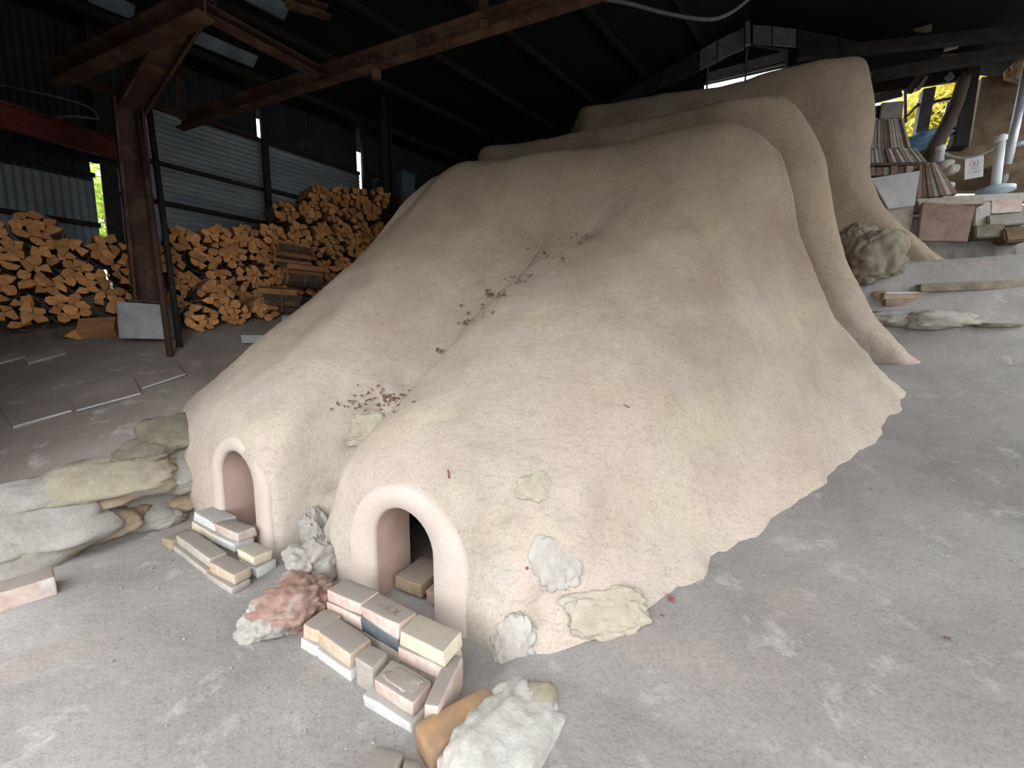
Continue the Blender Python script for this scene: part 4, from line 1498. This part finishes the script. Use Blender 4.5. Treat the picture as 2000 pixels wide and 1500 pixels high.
# ------------------------------------------------------------------ leaves, twigs, pebbles
def leaf_mesh(name, s, mat, seed):
    rnd = random.Random(seed)
    pts = []
    for k in range(14):
        a = 2 * math.pi * k / 14
        r = s * (1.0 if k % 2 == 0 else .45) * rnd.uniform(.8, 1.1)
        pts.append((r * math.cos(a), r * math.sin(a), rnd.uniform(-.1, .25) * s))
    vs = [(0, 0, .1 * s)] + pts
    fs = [(0, 1 + k, 1 + (k + 1) % 14) for k in range(14)]
    return mesh_from(name, vs, fs, mat)


p = on_ground(1310, 1178)
o = link_mesh('maple_leaf', leaf_mesh('maple_leaf', .028, LEAFRED, 5), None, p + Vector((0, 0, .02)), (.5, .2, .4))
tag(o, 'red-brown dry maple leaf lying at the foot of the kiln', 'leaf')
p = on_ground(1292, 1208)
o = link_mesh('dry_leaf', leaf_mesh('dry_leaf', .016, LEAFDRY, 6), None, p + Vector((0, 0, .015)), (.2, .3, 1.4))
tag(o, 'small curled tan leaf just below the red-brown maple leaf', 'leaf')
p = on_ground(1850, 1255)
o = link_mesh('dry_leaf', leaf_mesh('dry_leaf', .022, LEAFDRY, 16), None, p + Vector((0, 0, .015)), (.1, .1, .4))
tag(o, 'flattened brown leaf on the bare grey floor at right', 'leaf')
for k, (a, b, lab, m, r) in enumerate([((875, 918), (877, 934), 'tiny dark red twig stuck to the clay above the larger mouth', LEAFRED, .004), ((1028, 1108), (1030, 1112), 'speck of red leaf on the clay right of the larger mouth', LEAFRED, .006),
                                       ((1218, 790), (1230, 796), 'tiny brown twig on the front lobe of the kiln', LEAFDRY, .003)]):
    pa, na = on_kiln(*a)
    pb, nb = on_kiln(*b)
    if pa and pb:
        pa = pa + (CAMP - pa).normalized() * .006
        pb = pb + (CAMP - pb).normalized() * .006
        o = link_mesh('twig', tube_mesh('twig', [(0, 0, 0), pb - pa], r, m, 6), None, pa)
        tag(o, lab, 'twig')
# leaf litter in the valley between the lobes
lv, lf_ = [], []
rnd = random.Random(3)
for (px, py, spread, n) in ((962, 577, 12, 26), (910, 630, 8, 12), (860, 687, 6, 8), (1010, 548, 16, 14), (740, 782, 36, 36), (770, 776, 12, 22), (1080, 500, 26, 16), (1130, 465, 18, 8), (930, 605, 20, 8), (690, 792, 20, 10)):
    for _ in range(n):
        h, nr = on_kiln(px + rnd.gauss(0, spread), py + rnd.gauss(0, spread * .35))
        if h is None:
            continue
        if nr.dot(CAMP - h) < 0:
            nr = -nr
        h = h + nr * rnd.uniform(.004, .016)
        t = nr.orthogonal().normalized()
        t = Matrix.Rotation(rnd.uniform(0, 6.28), 3, nr) @ t
        b = nr.cross(t)
        s = rnd.uniform(.010, .024)
        i = len(lv)
        lv += [h - t * s, h + b * s * .45 + nr * .006, h + t * s, h - b * s * .45 + nr * .004]
        lf_.append((i, i + 1, i + 2, i + 3))
o = link_mesh('leaf_litter', mesh_from('leaf_litter', lv, lf_, LEAFDRY))
tag(o, 'dry brown leaf litter caught in the hollow between the two kiln lobes', 'leaf litter', kind='stuff')
# gravel on the floor
gv, gf = [], []
rnd = random.Random(9)
ICO = bmesh.new()
bmesh.ops.create_icosphere(ICO, subdivisions=1, radius=1)
iv = [v.co.copy() for v in ICO.verts]
ifc = [[v.index for v in f.verts] for f in ICO.faces]
ICO.free()
for k in range(1300):
    if k < 900:
        u, v = rnd.uniform(-.55, 3.2), rnd.uniform(.7, 5.0)
        lim = -.75 + (v - 1.2) * .62 + .12
        if v > 1.2 and u < lim:
            continue
    else:
        u, v = (rnd.uniform(-3.6, -.9), rnd.uniform(.5, 1.3)) if k < 1150 else (rnd.uniform(-6.0, -4.1), rnd.uniform(.8, 3.0))
    p = W(u, v, 0)
    p.z = ground(p.x, p.y)
    s = rnd.uniform(.002, .0046) * (1.8 if rnd.random() < .08 else 1)
    i = len(gv)
    sc = (s * rnd.uniform(.8, 1.5), s * rnd.uniform(.8, 1.5), s * .8)
    gv += [(p.x + c.x * sc[0], p.y + c.y * sc[1], p.z + .006 + c.z * sc[2]) for c in iv]
    gf += [[i + q for q in f] for f in ifc]
o = link_mesh('gravel', mesh_from('gravel', gv, gf, STONE_GREY))
tag(o, 'fine pale gravel scattered over the earth floor', 'gravel', kind='stuff')

# ------------------------------------------------------------------ right: steps, slabs, posts
# low step slabs and tiles on the bank
p = on_ground(1775, 596)
for k, (h0, l, dx, m, lab) in enumerate([(0, .42, 0, B_BROWN, 'brown kiln tile lying on the step, lower of two'), (.075, .46, -.01, B_BROWN, 'brown kiln tile with a pale edge, upper of two on the step')]):
    o = link_mesh('kiln_tile', rough_box('kiln_tile', l, .22, .075, BROWNSLAB if k == 0 else STONE_OCHRE, 500 + k, .005, .004), None, p + Vector((dx, .12, h0 + .0)), (0, 0, math.radians(-10)))
    tag(o, lab, 'tile')
    if k == 1:
        e = link_mesh('pale_edge', bar_mesh('pale_edge', (-.22, -.112, .07), (.22, -.112, .07), .012, .018, PALEBOARD), o)
q = on_ground(1726, 590)
ring = []
for k in range(17):
    a = 2 * math.pi * k / 16
    ring.append(Vector((.055 * math.cos(a), 0, .055 * math.sin(a) + .055)))
o = link_mesh('clay_pipe', tube_mesh('clay_pipe', [(0, -.06, .07), (0, .06, .07), (0, .16, .07)], .075, B_BROWN, 16), None, q + Vector((0, .05, 0)), (0, 0, .3))
link_mesh('pipe_end', tube_mesh('pipe_end', [(0, -.075, .07), (0, -.058, .07)], .042, CONCRETE, 14), o)
tag(o, 'short brown clay pipe with a grey plug beside the kiln tiles', 'pipe')
pts = [on_ground(1850, 566), on_ground(2010, 572)]
o = link_mesh('step_slab', rough_box('step_slab', 1.3, .30, .10, EARTHROCK, 510, .015, .01, 2, .006), None, (on_ground(1935, 566) + Vector((.1, .1, 0))), (0, 0, math.radians(-22)))
tag(o, 'long dark slab forming a step in the right bank', 'slab')
for k, (px, py, rx, lab, m) in enumerate([(1760, 618, 50, 'pale lumpy clay clod by the middle chamber foot', STONE_GREY), (1830, 622, 58, 'pale lumpy clay clod further right on the ledge', STONE_GREY), (1940, 632, 30, 'flat brown stone on the ledge at the right edge', STONE_DARK)]):
    p = on_ground(px, py)
    s = (p - CAMP).length / FPX
    o = link_mesh('clay_clod', rock_mesh('clay_clod', rx * s * .8, rx * s * .45, rx * s * (.22 if k < 2 else .10), m, 520 + k, .5, 4), None, p - Vector((0, 0, .02)), (0, 0, -.3))
    tag(o, lab, 'clod')


def px_slab(name, quad, v, th, mat, label, cat, group=None, bev=.004):
    """upright slab: face corners seen at depth v, real thickness behind"""
    P = [at_v(a, b, v) for a, b in quad]
    c = sum(P, Vector()) / 4
    vs = [p - c for p in P] + [p + VX * th - c for p in P]
    bm = bmesh.new()
    bv = [bm.verts.new(x) for x in vs]
    for f in [(0, 1, 2, 3), (7, 6, 5, 4), (0, 4, 5, 1), (1, 5, 6, 2), (2, 6, 7, 3), (3, 7, 4, 0)]:
        bm.faces.new([bv[i] for i in f])
    bmesh.ops.recalc_face_normals(bm, faces=bm.faces)
    if bev:
        bmesh.ops.bevel(bm, geom=list(bm.edges), offset=bev, segments=2, affect='EDGES')
    o = link_mesh(name, bm_mesh(name, bm, mat), None, c)
    return tag(o, label, cat, group)


px_slab('white_panel', [(1700, 348), (1797, 333), (1787, 402), (1735, 408)], 7.0, .03, PALEBOARD, 'pale grey board leaning beside the rear chamber', 'board', bev=.006)
px_slab('clay_block', [(1722, 408), (1786, 403), (1776, 470), (1735, 470)], 7.05, .3, B_GREY, 'beige block under the pale grey board', 'block')
px_slab('kiln_slab', [(1802, 394), (1906, 402), (1890, 472), (1792, 470)], 6.95, .06, BROWNSLAB, 'large square red-brown kiln slab standing on the bank', 'slab', bev=.008)
px_slab('kiln_slab', [(1790, 388), (1920, 382), (1925, 398), (1796, 402)], 7.05, .4, B_GREY, 'flat grey-brown slab lying above the square red-brown one', 'slab', bev=.006)
px_slab('kerb_stone', [(1840, 383), (2010, 375), (2010, 391), (1842, 397)], 7.25, .5, STONE_WHITE, 'whitish plaster ledge under the white rope posts', 'ledge', bev=.01)
px_slab('brick', [(1937, 391), (1998, 388), (1996, 414), (1936, 417)], 7.22, .12, B_PINK, 'salmon brick set in the whitish ledge', 'brick')
px_slab('stone_block', [(1905, 396), (1936, 393), (1934, 440), (1902, 445)], 7.2, .3, STONE_WHITE, 'white plastered block between red-brown slab and salmon brick', 'block', bev=.01)
px_slab('stone_block', [(1930, 420), (2010, 414), (2010, 436), (1932, 442)], 7.15, .3, STONE_GREY, 'pale stone block under the salmon brick', 'block', bev=.012)
px_slab('stone_block', [(1905, 440), (1965, 436), (1958, 462), (1905, 464)], 7.05, .25, STONE_DARK, 'dark stone at the bank edge below the white block', 'block', bev=.012)
px_slab('stone_block', [(1960, 446), (2012, 440), (2012, 470), (1965, 472)], 7.0, .25, MUDWALL, 'brown earth clod at the right edge of the bank', 'block', bev=.02)


def slab_row(name, tl, tr, br, bl, n, v, th, labelfn, group, lean=0.0):
    for k in range(n):
        t0, t1 = k / n + .004, (k + 1) / n - .004
        j = random.uniform(-2, 2)
        L = lambda a, b, t: (a[0] + (b[0] - a[0]) * t, a[1] + (b[1] - a[1]) * t)
        q = [L(tl, tr, t0), L(tl, tr, t1), L(bl, br, t1), L(bl, br, t0)]
        q[0] = (q[0][0], q[0][1] + j)
        q[1] = (q[1][0], q[1][1] + j)
        px_slab(name, q, v + random.uniform(-.02, .02), th, random.choice(SLABMATS), labelfn(k), 'kiln shelf', group, bev=.003)


CN = ['first', 'second', 'third', 'fourth', 'fifth', 'sixth', 'seventh', 'eighth', 'ninth', 'tenth', 'eleventh', 'twelfth', 'thirteenth', 'fourteenth', 'fifteenth']
slab_row('kiln_shelf', (1700, 232), (1764, 230), (1780, 288), (1694, 291), 13, 8.05, .30, lambda k: f'kiln shelf on edge in the upper row, {CN[k]} from the kiln', 'kiln shelves on edge, upper row')
slab_row('kiln_shelf', (1694, 291), (1788, 288), (1812, 316), (1694, 320), 14, 7.9, .30, lambda k: f'kiln shelf on edge in the lower row, {CN[k]} from the kiln', 'kiln shelves on edge, lower row')
px_slab('shelf_plank', [(1692, 318), (1815, 316), (1818, 322), (1692, 324)], 7.85, .4, TIMBER, 'brown plank carrying the lower row of kiln shelves', 'plank')
slab_row('brick', (1694, 326), (1800, 322), (1798, 338), (1696, 344), 7, 7.8, .3, lambda k: f'brown brick under the shelf plank, {CN[k]} from the kiln', 'brown bricks under the shelf plank')
slab_row('kiln_shelf', (1796, 320), (1832, 318), (1872, 378), (1790, 388), 7, 7.5, .30, lambda k: f'kiln shelf leaning in the fan right of the grey board, {CN[k]} from the board', 'leaning fan of kiln shelves')
px_slab('storage_box', [(1722, 200), (1766, 196), (1762, 231), (1718, 233)], 8.1, .3, STONE_GREY, 'beige box on top of the upper row of kiln shelves', 'box', bev=.01)
px_slab('storage_box', [(1700, 208), (1722, 204), (1720, 232), (1698, 234)], 8.15, .3, DARKTIN, 'dark box beside the beige box above the kiln shelves', 'box', bev=.01)
px_slab('masonry_core', [(1690, 292), (1790, 290), (1795, 395), (1690, 400)], 8.3, .15, MUDWALL, 'brown masonry behind the kiln shelves', 'masonry', bev=.01)
for k, (px, py, lab) in enumerate([(1846, 322, 'pale rounded stone behind the leaning kiln shelves, upper one'), (1857, 332, 'pale rounded stone behind the leaning kiln shelves, lower one')]):
    p = at_v(px, py, 7.8)
    o = link_mesh('round_stone', rock_mesh('round_stone', .09, .08, .07, STONE_WHITE, 540 + k, .2, 3), None, p)
    tag(o, lab, 'stone')

# rope posts
def rope_post(ptop, pbase, lab):
    g = Vector((pbase.x, pbase.y, pbase.z))
    root = empty('rope_post', g)
    tag(root, lab, 'post', 'white posts holding the rope')
    d = ptop - pbase
    link_mesh('pole', tube_mesh('pole', [(0, 0, .05), d * .86], .045, WHITEPVC, 12), root)
    link_mesh('cap', tube_mesh('cap', [d * .87, d * .9, d * .97, d], .05, WHITEPVC, 12, [.035, .055, .055, .03]), root)
    link_mesh('base', tube_mesh('base', [(0, 0, 0), (0, 0, .05), (0, 0, .09)], .16, BLUEBASE, 16, [.17, .17, .06]), root)
    return root


pb = at_v(1943, 376, 7.55)
pt = at_v(1956, 263, 7.55)
rope_post(pt, pb, 'tall white rope post with a pale blue base on the ledge')
pb2 = at_v(1830, 372, 7.92)
pt2 = at_v(1838, 284, 7.92)
rope_post(pt2, pb2, 'white rope post half hidden behind the leaning kiln shelves')
ra, rb = at_v(1841, 298, 7.92), at_v(1947, 287, 7.55)
pr = []
for k in range(13):
    t = k / 12
    p = ra + (rb - ra) * t
    p.z -= .10 * 4 * t * (1 - t)
    pr.append(p)
o = link_mesh('barrier_rope', tube_mesh('barrier_rope', pr, .014, ROPE, 8))
tag(o, 'pale green rope sagging between the two white posts', 'rope')
# notice hanging from the rope
sp = pr[8] + Vector((0, -.01, -.02))
SQ = [at_v(1883, 311, 7.72), at_v(1921, 304, 7.72), at_v(1921, 344, 7.72), at_v(1886, 351, 7.72)]
c = sum(SQ, Vector()) / 4
ex = ((SQ[1] + SQ[2]) / 2 - (SQ[0] + SQ[3]) / 2)
wS = ex.length
ex.normalize()
hS = ((SQ[0] + SQ[1]) / 2 - (SQ[2] + SQ[3]) / 2).length
ez = (Vector((0, 0, 1)) - ex * ex.z).normalized()
en = ex.cross(ez)
if en.dot(CAMP - c) < 0:
    en = -en
sign = empty('warning_notice', c)
sign.rotation_euler = Matrix((ex, ez, ex.cross(ez))).transposed().to_euler()
tag(sign, 'white laminated notice with a faded red prohibition circle hanging on the rope', 'sign')
w2, h2 = wS / 2, hS / 2
link_mesh('sheet', mesh_from('sheet', [(-w2, -h2, 0), (w2, -h2, 0), (w2, h2, 0), (-w2, h2, 0), (-w2, -h2, -.004), (w2, -h2, -.004), (w2, h2, -.004), (-w2, h2, -.004)],
                             [(0, 1, 2, 3), (7, 6, 5, 4), (0, 4, 5, 1), (1, 5, 6, 2), (2, 6, 7, 3), (3, 7, 4, 0)], PAPER), sign)
rv, rf = [], []
R0, R1 = w2 * .52, w2 * .44
for k in range(28):
    a = 2 * math.pi * k / 28
    for r in (R0, R1):
        rv.append((r * math.cos(a), h2 * .42 + r * math.sin(a), .002))
rf = [(2 * k, 2 * k + 1, 2 * ((k + 1) % 28) + 1, 2 * ((k + 1) % 28)) for k in range(28)]
link_mesh('prohibition_ring', mesh_from('prohibition_ring', rv, rf, SIGNRED), sign)
# raised hand pictogram
hv, hf = [], []


def quad(x0, y0, x1, y1):
    i = len(hv)
    hv.extend([(x0, y0, .002), (x1, y0, .002), (x1, y1, .002), (x0, y1, .002)])
    hf.append((i, i + 1, i + 2, i + 3))


s = w2 * .3
cy = h2 * .42
quad(-s * .5, cy - s * .9, s * .45, cy)
for k, hgt in enumerate((.75, .95, .9, .7)):
    quad(-s * .5 + k * s * .25, cy, -s * .5 + k * s * .25 + s * .19, cy + s * hgt)
quad(s * .45, cy - s * .6, s * .75, cy - s * .3)
link_mesh('hand_pictogram', mesh_from('hand_pictogram', hv, hf, SIGNRED), sign)


def text(body, size, y, mat, name, wfit):
    cu = bpy.data.curves.new(name, 'FONT')
    cu.body = body
    cu.size = size
    cu.align_x = 'CENTER'
    cu.align_y = 'CENTER'
    cu.materials.append(mat)
    tmp = bpy.data.objects.new(name, cu)
    COL.objects.link(tmp)
    me = bpy.data.meshes.new_from_object(tmp.evaluated_get(bpy.context.evaluated_depsgraph_get()))
    bpy.data.objects.remove(tmp)
    o = bpy.data.objects.new(name, me)
    o.location = (0, y, .003)
    o.parent = sign
    COL.objects.link(o)
    return o


text('立入禁止', w2 * .40, -h2 * .42, SIGNRED, 'notice_text', w2 * 1.6)
hv, hf = [], []
quad(-w2 * .5, -h2 * .13, w2 * .5, -h2 * .07)
link_mesh('underline', mesh_from('underline', hv, hf, SIGNGREY), sign)

# right-hand end of the back wall: posts, bars, brown panels
win2 = empty('window_2', W(2.6, 8.7, 4.9))
tag(win2, 'unglazed opening with grey posts and bars showing yellow trees', kind='structure')
W2 = win2.location.copy()


def w2bar(a, b, w, mat, name='window_bar', v=8.7):
    wbar(win2, W2, name, at_v(a[0], a[1], v), at_v(b[0], b[1], v), w, w, mat)


w2bar((1812, 176), (1792, 290), .14, PURPLEWOOD, 'mullion')
w2bar((1766, 232), (1792, 206), .03, PURPLEWOOD)
w2bar((1790, 206), (1868, 190), .035, PURPLEWOOD)
w2bar((1768, 172), (1768, 240), .03, PURPLEWOOD)
w2bar((1878, 150), (1858, 200), .035, GREYBOARD)
w2bar((1852, 200), (1838, 258), .03, GALV)
w2bar((1806, 215), (1800, 282), .025, GALV)
w2bar((1690, 172), (1900, 118), .07, DARKSTEEL, 'lintel')


def back_px(name, quad, v, th, mat, label, cat, bev=.004):
    return px_slab(name, quad, v, th, mat, label, cat, None, bev)


back_px('wooden_post', [(1890, 125), (1918, 118), (1893, 285), (1862, 285)], 8.35, .2, DARKSTEEL, 'black square timber post right of the yellow trees', 'post', .01)
# flaring trunk-like post
pts = curve_pts([at_v(1884, 150, 8.15), at_v(1868, 200, 8.15), at_v(1846, 250, 8.1), at_v(1820, 300, 8.12), at_v(1805, 335, 8.12)], 5)
o = link_mesh('bent_trunk_post', tube_mesh('bent_trunk_post', pts, .1, TIMBER, 12, [.07 + .03 * k / (len(pts) - 1) for k in range(len(pts))]))
tag(o, 'bent brown trunk leaning against the black post', 'post')
wall_right = empty('wall_right')
tag(wall_right, 'brown mud wall behind the white rope posts', kind='structure')
for q, v, m in (([(1918, 150), (2075, 140), (2030, 372), (1880, 372)], 8.75, MUDWALL), ([(1860, 285), (1930, 285), (1925, 372), (1835, 372)], 8.65, MUDWALL), ([(1700, 292), (1850, 288), (1850, 372), (1700, 380)], 8.9, TIMBER)):
    P = [at_v(a, b, v) for a, b in q]
    vs = P + [p + VX * .15 for p in P]
    me = mesh_from('mud_panel', vs, [(0, 1, 2, 3), (7, 6, 5, 4), (0, 4, 5, 1), (1, 5, 6, 2), (2, 6, 7, 3), (3, 7, 4, 0)], m)
    link_mesh('mud_panel', me, wall_right)
o = link_mesh('metal_pipe', tube_mesh('metal_pipe', [at_v(2012, 110, 8.0), at_v(1956, 372, 8.0)], .045, GALV, 12))
tag(o, 'leaning galvanised pipe right of the white rope post', 'pipe')
o = link_mesh('metal_pipe', tube_mesh('metal_pipe', [at_v(1970, 287, 8.05), at_v(2020, 272, 8.05)], .04, GALV, 12))
tag(o, 'short level pipe branching off the leaning galvanised one', 'pipe')
o = link_mesh('earth_heap', rock_mesh('earth_heap', .45, .3, .3, MUDWALL, 560, .3, 4), None, at_v(1985, 358, 8.3))
tag(o, 'brown earth heap behind the galvanised pipe', 'heap')
o = link_mesh('tarp', rock_mesh('tarp', .34, .2, .10, BLUETARP, 561, .5, 4), None, at_v(1800, 276, 8.5), (0, -.2, -.5))
tag(o, 'crumpled blue tarpaulin below the window with yellow trees', 'tarp')
o = link_mesh('orange_cloth', rock_mesh('orange_cloth', .16, .1, .14, RUSTBLOCK, 562, .4, 4), None, at_v(1992, 140, 8.6))
tag(o, 'rust-orange bundle hanging at the top right on the mud wall', 'bundle')
# scrap boards hanging under the right eave
for k, (q, m, lab) in enumerate([([(1845, 98), (1848, 82), (1880, 75), (1874, 90)], B_GREY, 'beige board end sticking out of the dark roof, central one'),
                                 ([(1785, 56), (1820, 46), (1821, 58), (1800, 60)], STONE_DARK, 'dim brown board end under the roof, leftmost'),
                                 ([(1836, 106), (1872, 104), (1862, 128), (1828, 134)], MUDWALL, 'brown board panel hanging below the beige board end'),
                                 ([(1872, 104), (1897, 100), (1890, 120), (1858, 130)], TIMBER, 'dark board panel beside the brown one under the eave'),
                                 ([(1786, 178), (1808, 146), (1814, 150), (1800, 172)], GREYBOARD, 'pale grey plank hanging over the window'),
                                 ([(1768, 180), (1790, 146), (1806, 146), (1784, 180)], TIMBER, 'dark plank beside the pale grey plank over the window'),
                                 ([(1955, 58), (1978, 36), (2005, 34), (1990, 52)], STONE_OCHRE, 'tan board end at the top right corner under the roof'),
                                 ([(1846, 150), (1858, 138), (1866, 150), (1854, 156)], GREYBOARD, 'small grey board end at the top of yellow window'),
                                 ([(1950, 42), (1982, 0), (1988, 0), (1954, 42)], GREYBOARD, 'thin grey lath slanting into the top right corner'),
                                 ([(1690, 190), (1760, 172), (1764, 186), (1694, 204)], TIMBER, 'dark timber lintel above the boxes by the rear chamber')]):
    back_px('scrap_board', q, 8.0 + .06 * k, .05, m, lab, 'board', .004)
for k, (a, b, lab) in enumerate([((1560, 108), (2010, 62), 'long dark rafter crossing under the right roof, upper one'), ((1700, 150), (2010, 96), 'long dark rafter crossing under the right roof, lower one')]):
    beam('rafter', at_v(*a, 7.6), at_v(*b, 7.6), [(-.05, -.06), (.05, -.06), (.05, .06), (-.05, .06)], DARKSTEEL, lab, 'rafter')

# ------------------------------------------------------------------ trees outside
def tree(x, y, z0, zc, r, mat, label, seed, n=2600):
    rnd = random.Random(seed)
    root = empty('maple_tree', (x, y, z0))
    tag(root, label, 'tree')
    link_mesh('trunk', tube_mesh('trunk', curve_pts([(0, 0, -.3), (.1, .05, (zc - z0) * .5), (-.05, .1, zc - z0)], 5), .12, TRUNK, 10), root)
    vs, fs = [], []
    blobs = [(rnd.gauss(0, .45) * r, rnd.gauss(0, .45) * r, rnd.gauss(0, .35) * r) for _ in range(14)]
    for k in range(n):
        b = rnd.choice(blobs)
        c = Vector((b[0] + rnd.gauss(0, .24) * r, b[1] + rnd.gauss(0, .24) * r, b[2] + rnd.gauss(0, .2) * r + zc - z0))
        d = Vector((rnd.gauss(0, 1), rnd.gauss(0, 1), rnd.gauss(0, 1))).normalized()
        e = d.orthogonal().normalized()
        s = rnd.uniform(.06, .12)
        i = len(vs)
        vs += [c - d * s, c + e * s * .5, c + d * s, c - e * s * .5]
        fs.append((i, i + 1, i + 2, i + 3))
    link_mesh('foliage', mesh_from('foliage', vs, fs, mat), root)


p = at_v(1860, 190, 13.0)
tree(p.x, p.y, ground(p.x, p.y), p.z, 1.6, LEAFYELLOW, 'bright yellow maple tree seen through the right window', 1, 14000)
p = at_v(1780, 250, 17.5)
tree(p.x, p.y, ground(p.x, p.y), p.z, 1.3, LEAFGREEN, 'yellow-green tree low behind the window post', 2)
p = at_y(205, 400, 9.5)
tree(p.x, p.y, ground(p.x, p.y), p.z, 1.5, LEAFGREEN, 'yellow-green tree seen through the slit left of the column', 3)
